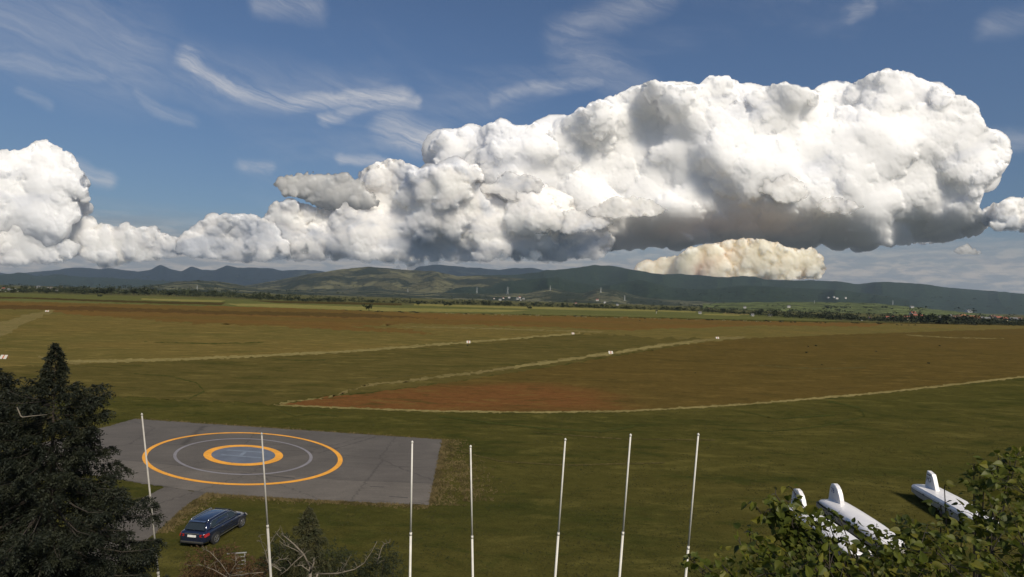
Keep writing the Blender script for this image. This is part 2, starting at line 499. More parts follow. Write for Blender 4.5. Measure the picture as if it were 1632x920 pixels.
make_cloud([(-60, 372), (-10, 368), (20, 360), (50, 366), (80, 372), (110, 380), (140, 400), (100, 422), (20, 426), (-60, 424)],
           19400, 15, CM_, 'small low cumulus at the foot of the left cloud tower', zmax=26, dome=26, base_soft=14, fade=34, levels=(16, 10, 6, 4, 2.4))
make_cloud([(434, 296), (444, 282), (470, 276), (498, 273), (530, 276), (560, 277), (580, 290), (598, 308), (610, 326), (584, 338), (548, 342), (514, 334), (488, 323), (452, 313)],
           18900, 18, CG, 'smooth grey lens-like cloud floating alone over the cloud bank', zmax=40, dome=26, base_soft=26, levels=(9, 5, 3), cover=.5, relief=.6, rim_soft=.15, under=1.2, fade=16)
make_cloud([(1000, 436), (1030, 420), (1060, 408), (1090, 402), (1110, 392), (1150, 384), (1196, 378), (1224, 384), (1250, 392), (1272, 396), (1296, 392), (1308, 404), (1316, 424), (1310, 446), (1240, 452), (1100, 450), (1020, 446)],
           18600, 21, CC, 'small peach coloured cumulus glowing under the dark cloud base', zmax=40, dome=40, levels=(26, 15, 9, 5.5, 3.4, 2.2))
make_cloud([(1556, 350), (1572, 328), (1600, 320), (1640, 312), (1720, 308), (1740, 350), (1700, 372), (1630, 372), (1580, 370)],
           20200, 24, CM_, 'ragged grey cumulus at the right edge under the largest cloud', zmax=36, dome=36, base_soft=16, levels=(22, 14, 9, 5, 3))
make_cloud([(1512, 402), (1524, 392), (1546, 386), (1556, 396), (1582, 404), (1560, 411), (1526, 410)],
           19000, 27, CG, 'small dark ragged cloud scrap low at the right', zmax=12, dome=12, levels=(8, 5, 3), soft=4, step=1.0, rim_soft=.6)
for k, (x, y, w, h) in enumerate([(1000, 335, 70, 22), (1250, 300, 46, 30), (1340, 330, 40, 18), (820, 300, 60, 26), (700, 345, 34, 20), (900, 355, 80, 22)]):
    rr_ = random.Random(k)
    poly = [(x + w * cos(a) * rr_.uniform(.7, 1.15), y + h * sin(a) * rr_.uniform(.6, 1.1)) for a in [2 * pi * i / 11 for i in range(11)]]
    make_cloud(poly, 18300, 40 + k, CM_, ['torn grey wisp just above the dark base, centre of the largest cumulus', 'rounded torn wisp on the white face of the largest cumulus, right of its middle', 'small torn wisp low on the right part of the largest cumulus', 'torn wisp on the grey left shoulder of the largest cumulus',
                'small torn wisp before the left cloud bank, beside the big cumulus', 'long torn wisp over the left end of the dark cloud base'][k], zmax=22, dome=22, levels=(12, 8, 5, 3), rim_soft=1.0, relief=.7, fade=30, group='torn wisps before the largest cloud', step=1.3)

# ---------------------------------------------------------------- hills
def hill_mat(name, forest, meadow, amount, scale=1 / 700.0, seedv=0.0, patch=(0.52, 0.62)):
    m, nt, b = material(name)
    pos = nt.new('ShaderNodeNewGeometry').outputs['Position']
    p = nt.vm('ADD', pos, (seedv, seedv * 2, 0))
    n1 = nt.noise(nt.vm('MULTIPLY', p, (1, 1, 2.0)), scale, 6, 0.6, 0.4)
    n2 = nt.noise(p, scale * 9, 6, 0.7)
    n3 = nt.noise(p, scale * 40, 3, 0.6)
    f = nt.mix(nt.rng(n2, 0.3, 0.7), (*[c * 0.6 for c in forest], 1), (*[c * 1.35 for c in forest], 1))
    f = nt.mix(nt.rng(n3, 0.35, 0.65, 0.0, 0.8), f, (*[c * 0.30 for c in forest], 1))
    md = nt.mix(nt.rng(n2, 0.35, 0.65), (*meadow, 1), (*[c * 0.62 for c in meadow], 1))
    md = nt.mix(nt.rng(n3, 0.56, 0.66, 0, 0.85), md, (*[c * 0.5 for c in forest], 1))
    vo = nt.new('ShaderNodeTexVoronoi'); nt.put(vo.inputs['Vector'], nt.vm('ADD', nt.vm('MULTIPLY', pos, (1, .6, 1.5)), nt.scale(nt.comb(n2, n1, n3), 160.0))); vo.inputs['Scale'].default_value = scale * 2.6
    cellv = nt.sep(vo.outputs['Color'])[0]
    md = nt.mix(nt.rng(cellv, 0.1, 0.9, 0.0, 0.8), md, (*[c * 1.45 for c in meadow], 1))
    ve = nt.new('ShaderNodeTexVoronoi', feature='DISTANCE_TO_EDGE'); nt.put(ve.inputs['Vector'], nt.vm('ADD', nt.vm('MULTIPLY', pos, (1, .6, 1.5)), nt.scale(nt.comb(n2, n1, n3), 160.0))); ve.inputs['Scale'].default_value = scale * 2.6
    md = nt.mix(nt.rng(ve.outputs[0], 0.02, 0.07, 0.8, 0.0), md, (*[c * 0.6 for c in forest], 1))
    z = nt.sep(pos)[2]
    k = nt.m('ADD', n1, amount)
    k = nt.m('ADD', k, nt.m('MULTIPLY', nt.m('SUBTRACT', n2, 0.5), 0.35))
    nt.put(b.inputs['Base Color'], nt.mix(nt.rng(k, patch[0], patch[1]), f, md))
    b.inputs['Roughness'].default_value = 0.95
    b.inputs['Specular IOR Level'].default_value = 0.1
    nt.put(b.inputs['Normal'], nt.bump(nt.m('ADD', n3, nt.m('MULTIPLY', n2, 2.0)), 0.8, 14.0))
    return m

def make_ridge(name, line, dist, mat, depth, seed, label=None, rough=0.12, cols=None, back=1.2, spur=1.0):
    """line: (px, py) of the skyline; the slope runs down towards the camera over 'depth' metres"""
    rng = np.random.default_rng(seed)
    L = np.array(line, float)
    nxp = int((L[-1, 0] - L[0, 0]) / 2.2)
    xs = np.linspace(L[0, 0], L[-1, 0], nxp)
    ys = np.interp(xs, L[:, 0], L[:, 1])
    # round the corners of the polyline
    k = np.array([1, 4, 6, 4, 1.]) / 16
    ys = np.convolve(np.pad(ys, 2, 'edge'), k, 'valid')
    ys += vnoise((1, nxp), 5, rng)[0] * 0.5 + vnoise((1, nxp), 2, rng)[0] * 0.25
    top = np.array([tuple(at(x, y, dist)) for x, y in zip(xs, ys)])
    rows = 46
    t = np.linspace(-back, 1, rows)     # 1 = foot towards the camera, 0 = crest, negative = far side
    NF = fbm((rows, nxp), 22, rng, 2)
    NR = 1 - np.abs(fbm((rows, nxp), 34, rng, 2)) * 2.4
    V = np.zeros((rows, nxp, 3))
    for r_, tt in enumerate(t):
        prof = (1 - tt) ** 1.25 * (1 + 0.9 * tt) if tt >= 0 else max(0.0, 1 - (tt / back) ** 2) * 0.995
        w = min(1, abs(tt) * 3.5) * (1 - abs(tt) * 0.5)
        z = top[:, 2] * prof + top[:, 2] * rough * spur * w * (NR[r_] - 0.5) * 1.3 + top[:, 2] * rough * w * NF[r_]
        if tt >= 0:
            # stay under the sight line to the crest
            yq = dist - depth * tt
            z = np.minimum(z, CAM.z + (top[:, 2] - CAM.z) * yq / dist * (0.998 - 0.01 * tt))
        if r_ in (0, rows - 1): z = np.full(nxp, -3.0)
        V[r_, :, 0] = top[:, 0] * (dist - depth * tt) / dist
        V[r_, :, 1] = dist - depth * tt
        V[r_, :, 2] = np.maximum(z, -3.0)
    i = np.arange(rows * nxp).reshape(rows, nxp)
    Fq = np.stack([i[:-1, :-1].ravel(), i[:-1, 1:].ravel(), i[1:, 1:].ravel(), i[1:, :-1].ravel()], -1)
    o = np_mesh(name, V.reshape(-1, 3), Fq[:, ::-1], mat, None, True)
    tag(o, label, None, None, 'structure')
    return o

FAR_M = hill_mat('far_mountain', (0.026, 0.040, 0.048), (0.07, 0.08, 0.06), -0.08, 1 / 1200.0, 11)  # forest tone tinted blue, distance haze mixed into the colour
FOR_M = hill_mat('forest_hill', (0.030, 0.048, 0.024), (0.115, 0.115, 0.06), -0.14, 1 / 700.0, 3)
MID_M = hill_mat('meadow_hill', (0.040, 0.050, 0.026), (0.115, 0.108, 0.052), 0.07, 1 / 500.0, 31)
LOW_M = hill_mat('lower_hill', (0.042, 0.055, 0.028), (0.155, 0.148, 0.078), 0.04, 1 / 300.0, 47)

make_ridge('mountain', [(-160, 440), (-60, 438), (0, 434), (8, 436), (40, 435), (90, 430), (118, 426), (140, 427), (160, 430), (175, 427), (195, 430), (222, 433), (240, 430), (256, 421), (272, 429),
                        (290, 432), (305, 423.5), (320, 429.5), (342, 431), (362, 422.5), (378, 427), (400, 426), (430, 427), (450, 431), (470, 430), (500, 431), (540, 436), (600, 440), (650, 436), (668, 424), (700, 421),
                        (720, 424), (760, 427), (790, 430), (820, 427), (850, 427), (880, 434), (940, 442), (1000, 450)], 16200, FAR_M, 3000, 2, rough=0.10)
make_ridge('hills', [(-160, 446), (-60, 440), (0, 438), (32, 434), (60, 440), (88, 437), (130, 441), (180, 443), (230, 446), (290, 450), (340, 455), (400, 456), (460, 462)], 11800, FOR_M, 2400, 4, rough=0.10)
make_ridge('forest_hill', [(740, 440), (780, 438), (820, 438), (860, 434), (890, 430), (920, 428), (945, 422), (975, 423), (1010, 430), (1050, 437), (1110, 438), (1150, 442), (1185, 440), (1220, 446), (1262, 447), (1300, 447),
                           (1330, 448), (1368, 453), (1392, 450), (1410, 449), (1450, 451), (1480, 454), (1520, 459), (1570, 463), (1632, 468), (1700, 470), (1800, 476)], 10500, FOR_M, 3200, 6, rough=0.16)
make_ridge('meadow_hill', [(366, 462), (392, 455), (420, 450), (460, 443), (500, 436), (530, 431), (560, 427), (585, 425), (620, 427), (650, 430), (690, 432), (730, 440), (780, 440), (830, 444), (870, 450), (900, 458), (960, 466)], 8200, MID_M, 2600, 9, rough=0.16)
make_ridge('forest_hill', [(700, 462), (760, 456), (810, 447), (860, 443), (890, 444), (920, 452), (960, 456), (985, 452), (1015, 446), (1040, 450), (1070, 458), (1120, 462), (1160, 458), (1200, 456), (1260, 458), (1330, 462), (1400, 470), (1450, 478)], 7000, FOR_M, 1900, 13, rough=0.2)
make_ridge('low_hill', [(180, 462), (240, 455), (280, 449), (320, 447), (360, 450), (400, 458), (440, 461), (520, 464), (600, 464), (680, 466), (760, 468), (840, 468), (870, 461), (880, 459), (900, 464), (930, 468), (955, 460), (985, 462), (1015, 472), (1060, 478), (1150, 482), (1250, 484)], 5600, LOW_M, 1700, 17, rough=0.12)
GREEN_M = hill_mat('green_pasture', (0.045, 0.06, 0.025), (0.16, 0.19, 0.06), 0.16, 1 / 160.0, 5)
make_ridge('low_hill', [(1120, 484), (1180, 482), (1260, 481), (1330, 482), (1390, 483), (1440, 488), (1500, 494), (1560, 500), (1640, 506), (1740, 512)], 3400, GREEN_M, 1500, 19, rough=0.06, back=0.8)

# ---------------------------------------------------------------- ground and fields
def grass_mat(name, a, b_, c_, speck=0.5, k=1.0, stretch=(0.45, 1, 1), near=True, patch=None):
    """three field colours mixed by noise of several sizes; a = main, b_ = dry / second, c_ = dark"""
    m, nt, b = material(name)
    pos = nt.new('ShaderNodeNewGeometry').outputs['Position']
    ps = nt.vm('MULTIPLY', pos, stretch)
    n_big = nt.noise(ps, 0.012 * k, 5, 0.6, 0.6)
    n_mid = nt.noise(nt.vm('ADD', ps, (37, 11, 0)), 0.085 * k, 6, 0.65, 0.4)
    n_sm = nt.noise(nt.vm('MULTIPLY', pos, (0.7, 1, 1)), 0.9 * k, 6, 0.75)
    n_pat = nt.noise(nt.vm('ADD', ps, (7, 91, 0)), 0.28 * k, 5, 0.7, 0.5)
    n_fine = nt.noise(pos, 7.0, 4, 0.75)
    # faint mowing stripes
    col = nt.mix(nt.rng(n_big, 0.36, 0.62), (*a, 1), (*b_, 1))
    col = nt.mix(nt.rng(n_mid, 0.50, 0.70, 0.0, 0.75), col, (*c_, 1))
    col = nt.mix(nt.rng(n_mid, 0.46, 0.30, 0.0, 0.5), col, (*[min(1, x * 1.3) for x in b_], 1))
    if patch:
        pa, pb, r0, r1, pc = patch
        v_ = pb - pa; L2 = v_.x ** 2 + v_.y ** 2
        q = nt.vm('SUBTRACT', pos, (pa.x, pa.y, 0))
        tt = nt.m('MULTIPLY', nt.vm('DOT_PRODUCT', q, (v_.x, v_.y, 0)), 1 / L2, clamp=True)
        sc = nt.new('ShaderNodeVectorMath', operation='SCALE'); sc.inputs[0].default_value = (v_.x, v_.y, 0); nt.l.new(tt, sc.inputs['Scale'])
        dd = nt.m('ADD', nt.vm('LENGTH', nt.vm('MULTIPLY', nt.vm('SUBTRACT', q, sc.outputs[0]), (1, 1, 0))), nt.m('MULTIPLY', nt.m('SUBTRACT', n_mid, 0.5), 26.0))
        dd = nt.m('ADD', dd, nt.m('MULTIPLY', nt.m('SUBTRACT', n_sm, 0.5), 10.0))
        col = nt.mix(nt.rng(dd, r0, r1, 0.85, 0.0), col, (*pc, 1))
    col = nt.mix(nt.rng(n_pat, 0.52, 0.66, 0.0, 0.60), col, (*[min(1, x * 1.55) for x in b_], 1))
    col = nt.mix(nt.rng(n_pat, 0.47, 0.34, 0.0, 0.75), col, (*c_, 1))
    sm = nt.rng(n_sm, 0.3, 0.7, 1 - 0.42 * speck, 1 + 0.42 * speck, False)
    fi = nt.rng(n_fine, 0.3, 0.7, 1 - 0.55 * speck, 1 + 0.55 * speck, False)
    v = nt.m('MULTIPLY', sm, fi)
    col = nt.mix(1.0, col, nt.comb(v, v, v), 'MULTIPLY')
    nt.put(b.inputs['Base Color'], col)
    b.inputs['Roughness'].default_value = 0.95
    b.inputs['Specular IOR Level'].default_value = 0.0
    nt.put(b.inputs['Normal'], nt.bump(nt.m('ADD', nt.m('MULTIPLY', n_sm, 0.8), n_fine), 0.55, 0.12))
    return m

GR = lambda x, y: gr(x, y)
G_NEAR = grass_mat('mown_grass', (0.0566, 0.0553, 0.0141), (0.0735, 0.0639, 0.0176), (0.0356, 0.0418, 0.0106))
G_MID = grass_mat('green_olive_meadow', (0.0820, 0.0690, 0.0210), (0.0980, 0.0780, 0.0240), (0.0560, 0.0540, 0.0150), 0.45)
G_OLIVE = grass_mat('olive_meadow', (0.1197, 0.0980, 0.0302), (0.1414, 0.1049, 0.0325), (0.0857, 0.0787, 0.0232), 0.4)
G_BROWN = grass_mat('brown_seeding_meadow', (0.0898, 0.0647, 0.0190), (0.0989, 0.0680, 0.0199), (0.0714, 0.0544, 0.0164), 0.5, patch=(GR(480, 643), GR(835, 634), 6, 20, (0.1520, 0.0657, 0.0236)))
G_RUST = grass_mat('rust_red_sorrel', (0.0976, 0.0551, 0.0208), (0.0816, 0.0570, 0.0192), (0.0650, 0.0446, 0.0160), 0.6)
G_ORANGE = grass_mat('orange_brown_meadow', (0.1460, 0.0826, 0.0256), (0.1181, 0.0797, 0.0240), (0.1102, 0.0644, 0.0208), 0.4)
G_FAR = grass_mat('far_green_crop', (0.095, 0.101, 0.0320), (0.117, 0.116, 0.0400), (0.068, 0.077, 0.0240), 0.4)
G_YEL = grass_mat('yellow_green_crop', (0.189, 0.172, 0.0520), (0.216, 0.189, 0.0640), (0.144, 0.138, 0.0400), 0.3)
G_DARK = grass_mat('dark_field', (0.054, 0.041, 0.0160), (0.068, 0.052, 0.0176), (0.036, 0.031, 0.0112), 0.4)
G_PALE = grass_mat('dry_pale_grass', (0.2371, 0.1938, 0.0769), (0.1953, 0.1596, 0.0620), (0.1193, 0.1008, 0.0322), 0.8, 6.0)
G_VALLEY = grass_mat('valley_floor', (0.077, 0.077, 0.0320), (0.108, 0.099, 0.0400), (0.045, 0.052, 0.0200), 0.4)

g = mesh_obj('ground', [(-19000, -60, 0), (19000, -60, 0), (19000, 17300, 0), (-19000, 17300, 0)], [(0, 1, 2, 3)], G_NEAR)
g['kind'] = 'structure'

from mathutils.geometry import tessellate_polygon
def field(name, px, mat, z, rag=0.7, seed=1, label=None, seg=5.0):
    rr = random.Random(seed)
    out = []
    n = len(px)
    for i in range(n):
        (ax, ay), (bx, by) = px[i], px[(i + 1) % n]
        L = math.hypot(bx - ax, by - ay); k = max(1, int(L / seg))
        for j in range(k):
            t = j / k
            x, y = ax + (bx - ax) * t, ay + (by - ay) * t
            sc = min(1.0, (y - horizon(x)) / 60 + 0.12)
            y += rr.gauss(0, rag) * sc; x += rr.gauss(0, rag * 3) * sc
            out.append(gr(x, max(y, horizon(x) + 1.2)))
    V = [Vector((p.x, p.y, z)) for p in out]
    tris = tessellate_polygon([[Vector((p.x, p.y, 0)) for p in V]])
    o = mesh_obj(name, V, [tuple(t) for t in tris], mat)
    # faces up
    me = o.data
    bm = bmesh.new(); bm.from_mesh(me); bmesh.ops.recalc_face_normals(bm, faces=bm.faces)
    for f_ in bm.faces:
        if f_.normal.z < 0: f_.normal_flip()
    bm.to_mesh(me); bm.free()
    tag(o, label, None, None, 'structure')
    return o

# far valley behind the airfield
field('valley_floor', [(-500, 441), (2200, 518), (2200, 560), (1632, 519), (816, 500), (0, 482), (-500, 480)], G_VALLEY, 0.0007, 0.3, 1)
field('crop_field', [(-400, 463), (0, 467), (130, 470), (300, 474), (640, 486), (760, 488), (1000, 494), (1120, 497), (1260, 503), (1330, 506), (1330, 512), (1200, 510), (1000, 505), (640, 497), (300, 487), (0, 480), (-400, 478)], G_FAR, 0.0050, 0.5, 2)
field('crop_field', [(225, 475.5), (360, 479), (352, 481.5), (290, 480.5), (225, 478)], G_YEL, 0.0083, 0.3, 3)
field('crop_field', [(362, 484), (440, 484.5), (560, 488.5), (640, 491), (770, 493), (845, 495), (800, 497.5), (690, 497), (600, 495.5), (480, 491.5), (380, 488)], G_YEL, 0.0083, 0.4, 4)
field('crop_field', [(660, 484.2), (760, 487), (940, 491.2), (1050, 494.2), (1110, 496.5), (1050, 496.8), (900, 493.8), (760, 490), (660, 487)], G_YEL, 0.0100, 0.3, 5)
field('crop_field', [(1060, 495), (1110, 496.2), (1108, 498.2), (1058, 497)], G_YEL, 0.0117, 0.2, 5)
field('crop_field', [(1152, 498), (1196, 500), (1192, 502), (1152, 500.5)], G_PALE, 0.0117, 0.2, 6)
field('crop_field', [(1125, 500), (1180, 502), (1178, 503.6), (1120, 502)], G_YEL, 0.0133, 0.2, 6)
field('crop_field', [(400, 479), (560, 482), (640, 484), (640, 487), (560, 485.5), (440, 483)], G_DARK, 0.0092, 0.3, 6)
field('ploughed_field', [(-300, 474), (0, 473), (60, 474.5), (130, 477), (250, 480.5), (360, 482.5), (352, 486.5), (250, 484), (120, 479.5), (30, 476), (-300, 476)], G_DARK, 0.0117, 0.4, 7)
field('ploughed_field', [(700, 499.8), (900, 503.6), (1100, 508.5), (1250, 512.5), (1450, 515), (1632, 517.5), (1900, 524), (1900, 526), (1632, 519.5), (1250, 514), (1100, 510), (900, 505.2), (700, 501)], G_DARK, 0.0125, 0.4, 8)
# the airfield
field('meadow', [(-500, 480), (0, 479), (130, 483), (400, 489), (640, 497), (860, 503), (1200, 512), (1632, 519), (2100, 530), (2100, 560), (1632, 602), (1180, 560), (900, 540), (740, 548), (560, 561), (300, 574), (85, 583), (-500, 620)], G_OLIVE, 0.0167, 0.5, 9)
field('meadow', [(-500, 600), (85, 582), (300, 573), (560, 560), (740, 546), (925, 531), (1100, 540), (1180, 538), (1100, 549), (1000, 565), (880, 585), (700, 612), (590, 626), (500, 634), (440, 644), (330, 640), (200, 632), (0, 640), (-500, 700)], G_MID, 0.0180, 1.4, 91)
field('orange_meadow', [(-500, 482), (0, 481), (90, 483), (400, 489.5), (640, 498), (860, 503.5), (1000, 506.5), (1200, 512), (1420, 516), (1380, 521), (1200, 519), (1130, 522), (1000, 527), (930, 523), (800, 519), (660, 516), (560, 521), (660, 525), (700, 533), (560, 527), (430, 519), (300, 515), (200, 507), (100, 500), (60, 492), (0, 490), (-500, 498)], G_ORANGE, 0.0200, 1.2, 10)
field('brown_meadow', [(440, 646), (520, 633), (590, 626), (700, 612), (880, 585), (1000, 565), (1100, 549), (1180, 540), (1350, 533), (1632, 524), (2100, 520), (2100, 560), (1632, 600), (1400, 626), (1180, 645), (1000, 655), (860, 657), (700, 655), (560, 651)], G_BROWN, 0.0217, 0.7, 11)
field('orange_meadow', [(-300, 487), (0, 486), (150, 489), (330, 495), (560, 499), (700, 508), (560, 506), (300, 500), (100, 494), (-300, 491)], G_RUST, 0.0233, 1.0, 13)
# mown strips of pale dry grass that mark the runways
def strip(name, pts, w0, w1, z, seed, rag=0.6, label=None, mat=None):
    up, lo = [], []
    n = len(pts)
    for i, (x, y) in enumerate(pts):
        w = (w0 + (w1 - w0) * i / (n - 1)) / 2
        up.append((x, y - w)); lo.append((x, y + w))
    return field(name, up + lo[::-1], mat or G_PALE, z, rag, seed, label, seg=4)
G_STRIP = grass_mat('half_dry_strip', (0.1526, 0.1255, 0.0470), (0.1769, 0.1391, 0.0560), (0.1040, 0.0905, 0.0291), 0.7, 8.0)
strip('path', [(85, 577), (200, 575), (300, 572.5), (420, 567), (560, 560), (660, 552), (740, 546), (800, 541.5), (850, 537), (925, 531)], 4.6, 2.4, 0.0250, 20, label='pale mown strip running from the left towards the far marker')
strip('path', [(585, 614), (640, 608), (700, 601), (760, 594), (840, 582), (910, 572), (980, 562), (1040, 553), (1100, 545), (1150, 539), (1185, 538)], 3.2, 4.8, 0.0250, 21, 1.0, label='pale mown strip between the two meadows', mat=G_STRIP)
strip('path', [(820, 585), (880, 577), (960, 565), (1040, 553), (1105, 544.5)], 4, 2.5, 0.0283, 28, .8)
strip('path', [(437, 645), (470, 640), (530, 632)], 3.0, 1.6, 0.0267, 22, 0.8)
strip('path', [(440, 646), (560, 651), (700, 656), (860, 657.5), (1000, 655.5), (1180, 645.5), (1280, 637), (1400, 626.5), (1632, 600.5), (1900, 576)], 2.6, 2.8, 0.0267, 23, 0.5, label='thin pale track along the near edge of the brown meadow')
field('path', [(-200, 560), (0, 514), (55, 499), (78, 493), (86, 495), (50, 512), (0, 536), (-200, 640)], G_STRIP, 0.0267, 1.0, 24)
strip('path', [(525, 633), (560, 622), (590, 613)], 1.2, 2.4, 0.0270, 31, 1.2, mat=G_STRIP)
strip('path', [(640, 521), (760, 523), (850, 526), (960, 529)], 1.6, 1.6, 0.0267, 25, 0.5, mat=G_STRIP)
strip('path', [(1445, 534), (1520, 538.5), (1600, 540)], 1.4, 1.0, 0.0267, 26, 0.4, mat=G_STRIP)
strip('path', [(60, 567), (85, 575), (130, 580)], 4, 4, 0.0258, 27, 1.5, mat=G_STRIP)

G_TRACK = grass_mat('pressed_dark_grass', (0.050, 0.056, 0.015), (0.058, 0.058, 0.017), (0.042, 0.046, 0.012), 0.6, 6.0)
G_TRACK2 = grass_mat('worn_grass', (0.080, 0.068, 0.024), (0.095, 0.078, 0.030), (0.055, 0.050, 0.016), 0.8, 6.0)
for k_, (pts_, w_, m_) in enumerate([([(700, 664), (780, 674), (870, 684), (960, 688), (1010, 680)], 3.5, G_TRACK), ([(1150, 684), (1230, 688), (1310, 680), (1378, 664), (1370, 650), (1320, 640)], 3.0, G_TRACK), ([(1180, 655), (1240, 668), (1330, 662)], 2.4, G_TRACK),
                                     ([(215, 596), (270, 600), (312, 610), (326, 624), (300, 636)], 1.8, G_TRACK), ([(440, 652), (470, 664), (500, 660), (540, 664)], 2.2, G_TRACK), ([(700, 706), (740, 722), (800, 736), (900, 742), (1060, 738)], 2.2, G_TRACK2),
                                     ([(560, 606), (640, 600), (700, 594)], 1.4, G_TRACK2), ([(420, 571), (480, 575), (520, 574)], 1.2, G_TRACK), ([(230, 545), (330, 548), (420, 546)], 1.4, G_TRACK), ([(1200, 582), (1300, 588), (1380, 586)], 1.6, G_TRACK2), ([(850, 690), (990, 700), (1140, 702)], 1.8, G_TRACK2)]):
    strip('wheel_track', pts_, w_ * .5, w_, 0.030 + .0005 * k_, 50 + k_, .3, mat=m_)

# ---------------------------------------------------------------- haze
hz = bpy.data.materials.new('haze'); hz.use_nodes = True
hn = NT(hz.node_tree)
for n in list(hn.n): hn.n.remove(n)
pv = hn.new('ShaderNodeVolumePrincipled')
pv.inputs['Color'].default_value = (0.62, 0.80, 1.0, 1)
pv.inputs['Density'].default_value = 2.6e-5
pv.inputs['Anisotropy'].default_value = 0.2
ho = hn.new('ShaderNodeOutputMaterial'); hn.l.new(pv.outputs[0], ho.inputs['Volume'])
mb = MB(); mb.box((0, 8600, 499), (39000, 17600, 1000))
h = mb.build('haze', hz); h['kind'] = 'stuff'

# ---------------------------------------------------------------- helipad
def sheet(name, pts, z, mat, parent=None, seg=0.7, rag=0.0, seed=0):
    """flat polygon given by ground points, edges cut fine and a little ragged"""
    rr = random.Random(seed); out = []
    n = len(pts)
    for i in range(n):
        a, b = Vector(pts[i][:2]), Vector(pts[(i + 1) % n][:2])
        k = max(1, int((b - a).length / seg))
        for j in range(k):
            p = a.lerp(b, j / k)
            out.append(Vector((p.x + rr.gauss(0, rag), p.y + rr.gauss(0, rag), 0)))
    tris = tessellate_polygon([out])
    o = mesh_obj(name, [(p.x, p.y, z) for p in out], [tuple(t) for t in tris], mat, parent)
    bm = bmesh.new(); bm.from_mesh(o.data)
    for f_ in bm.faces:
        f_.normal_update()
        if f_.normal.z < 0: f_.normal_flip()
    bm.to_mesh(o.data); bm.free()
    return o

def asphalt_mat(name, col, k=1.0):
    m, nt, b = material(name)
    pos = nt.new('ShaderNodeNewGeometry').outputs['Position']
    n1 = nt.noise(pos, 0.22 * k, 5, 0.6, 0.3); n2 = nt.noise(nt.vm('MULTIPLY', pos, (1, 6, 1)), 0.35, 5, 0.7); n3 = nt.noise(pos, 9.0, 4, 0.8)
    v = nt.m('MULTIPLY', nt.rng(n1, 0.3, 0.7, 0.84, 1.16, False), nt.m('MULTIPLY', nt.rng(n2, 0.35, 0.65, 0.92, 1.08, False), nt.rng(n3, 0.3, 0.7, 0.8, 1.2, False)))
    vr = nt.new('ShaderNodeTexVoronoi', feature='DISTANCE_TO_EDGE'); nt.put(vr.inputs['Vector'], nt.vm('ADD', pos, nt.scale(nt.comb(n2, n1, 0), 1.6))); vr.inputs['Scale'].default_value = 0.10
    crack = nt.rng(vr.outputs[0], 0.0, 0.008, 0.62, 1.0)
    st_ = nt.noise(nt.vm('ADD', pos, (31, 7, 0)), 0.55, 6, 0.7, 0.8)
    crack = nt.m('MULTIPLY', crack, nt.rng(st_, 0.60, 0.72, 1.0, 0.80))
    crack = nt.m('MULTIPLY', crack, nt.rng(st_, 0.42, 0.28, 1.0, 1.14))
    v = nt.m('MULTIPLY', v, crack)
    nt.put(b.inputs['Base Color'], nt.mix(1.0, (*col, 1), nt.comb(v, v, v), 'MULTIPLY'))
    b.inputs['Roughness'].default_value = 0.85; b.inputs['Specular IOR Level'].default_value = 0.3
    nt.put(b.inputs['Normal'], nt.bump(n3, 0.4, 0.02))
    return m

def paint_mat(name, col, worn=0.7):
    m, nt, b = material(name)
    pos = nt.new('ShaderNodeNewGeometry').outputs['Position']
    n = nt.noise(pos, 3.0, 8, 0.8); n1 = nt.noise(pos, 0.8, 3, 0.6)
    c = nt.mix(nt.rng(n, 0.55, 0.66, 0, worn), (*col, 1), (0.10, 0.09, 0.085, 1))
    v = nt.rng(n1, 0.3, 0.7, 0.86, 1.12, False)
    nt.put(b.inputs['Base Color'], nt.mix(1.0, c, nt.comb(v, v, v), 'MULTIPLY'))
    b.inputs['Roughness'].default_value = 0.65
    return m

ASPH = asphalt_mat('pad_asphalt', (0.101, 0.089, 0.076))
ASPH2 = asphalt_mat('pad_asphalt_lighter', (0.126, 0.110, 0.092))
ASPH3 = asphalt_mat('path_asphalt', (0.101, 0.088, 0.074))
PY = paint_mat('yellow_paint', (0.82, 0.36, 0.028)); PG = paint_mat('grey_paint', (0.22, 0.205, 0.21), 0.6)
PB = paint_mat('blue_grey_paint', (0.118, 0.135, 0.165), 0.3); PH = paint_mat('pale_blue_paint', (0.175, 0.205, 0.245), 0.7)

pad_t = empty('helipad', (-24.0, 56.0, 0))
tag(pad_t, 'grey asphalt helicopter pad with yellow and grey painted rings', 'helipad')
def child(o, par):
    o.parent = par; o.matrix_parent_inverse = par.matrix_world.inverted() if False else Matrix.Translation(-par.location)
    return o
FL, FR_, NR_ = gr(215, 668), gr(705, 701), gr(683, 806)
far_dir = (FL - FR_); near_pts = [gr(683, 806), gr(520, 798.5), gr(330, 787), gr(262, 776), gr(205, 767)]
NL = gr(205, 767) + (gr(205, 767) - gr(330, 787)).normalized() * 16
FLL = NL + (FR_ - NR_)
PADZ = 0.02
base = sheet('asphalt_slab', [FL, FR_, *near_pts, NL], PADZ, ASPH, None, 0.3, 0.075, 3)
child(base, pad_t)
strip_pts = [gr(689.5, 771), *near_pts, NL + Vector((0.05, 0.1, 0)), NL + Vector((0.4, 6.6, 0)), gr(190, 733), gr(300, 744), gr(440, 757), gr(560, 765)]
child(sheet('lighter_asphalt_strip', [strip_pts[0]] + [p + Vector((0, 0.12, 0)) for p in strip_pts[1:6]] + strip_pts[6:], PADZ + .004, ASPH2, None, 0.6, 0.02, 4), pad_t)
seam_mat = simple_mat('asphalt_joint', (0.045, 0.04, 0.038), 0.9)
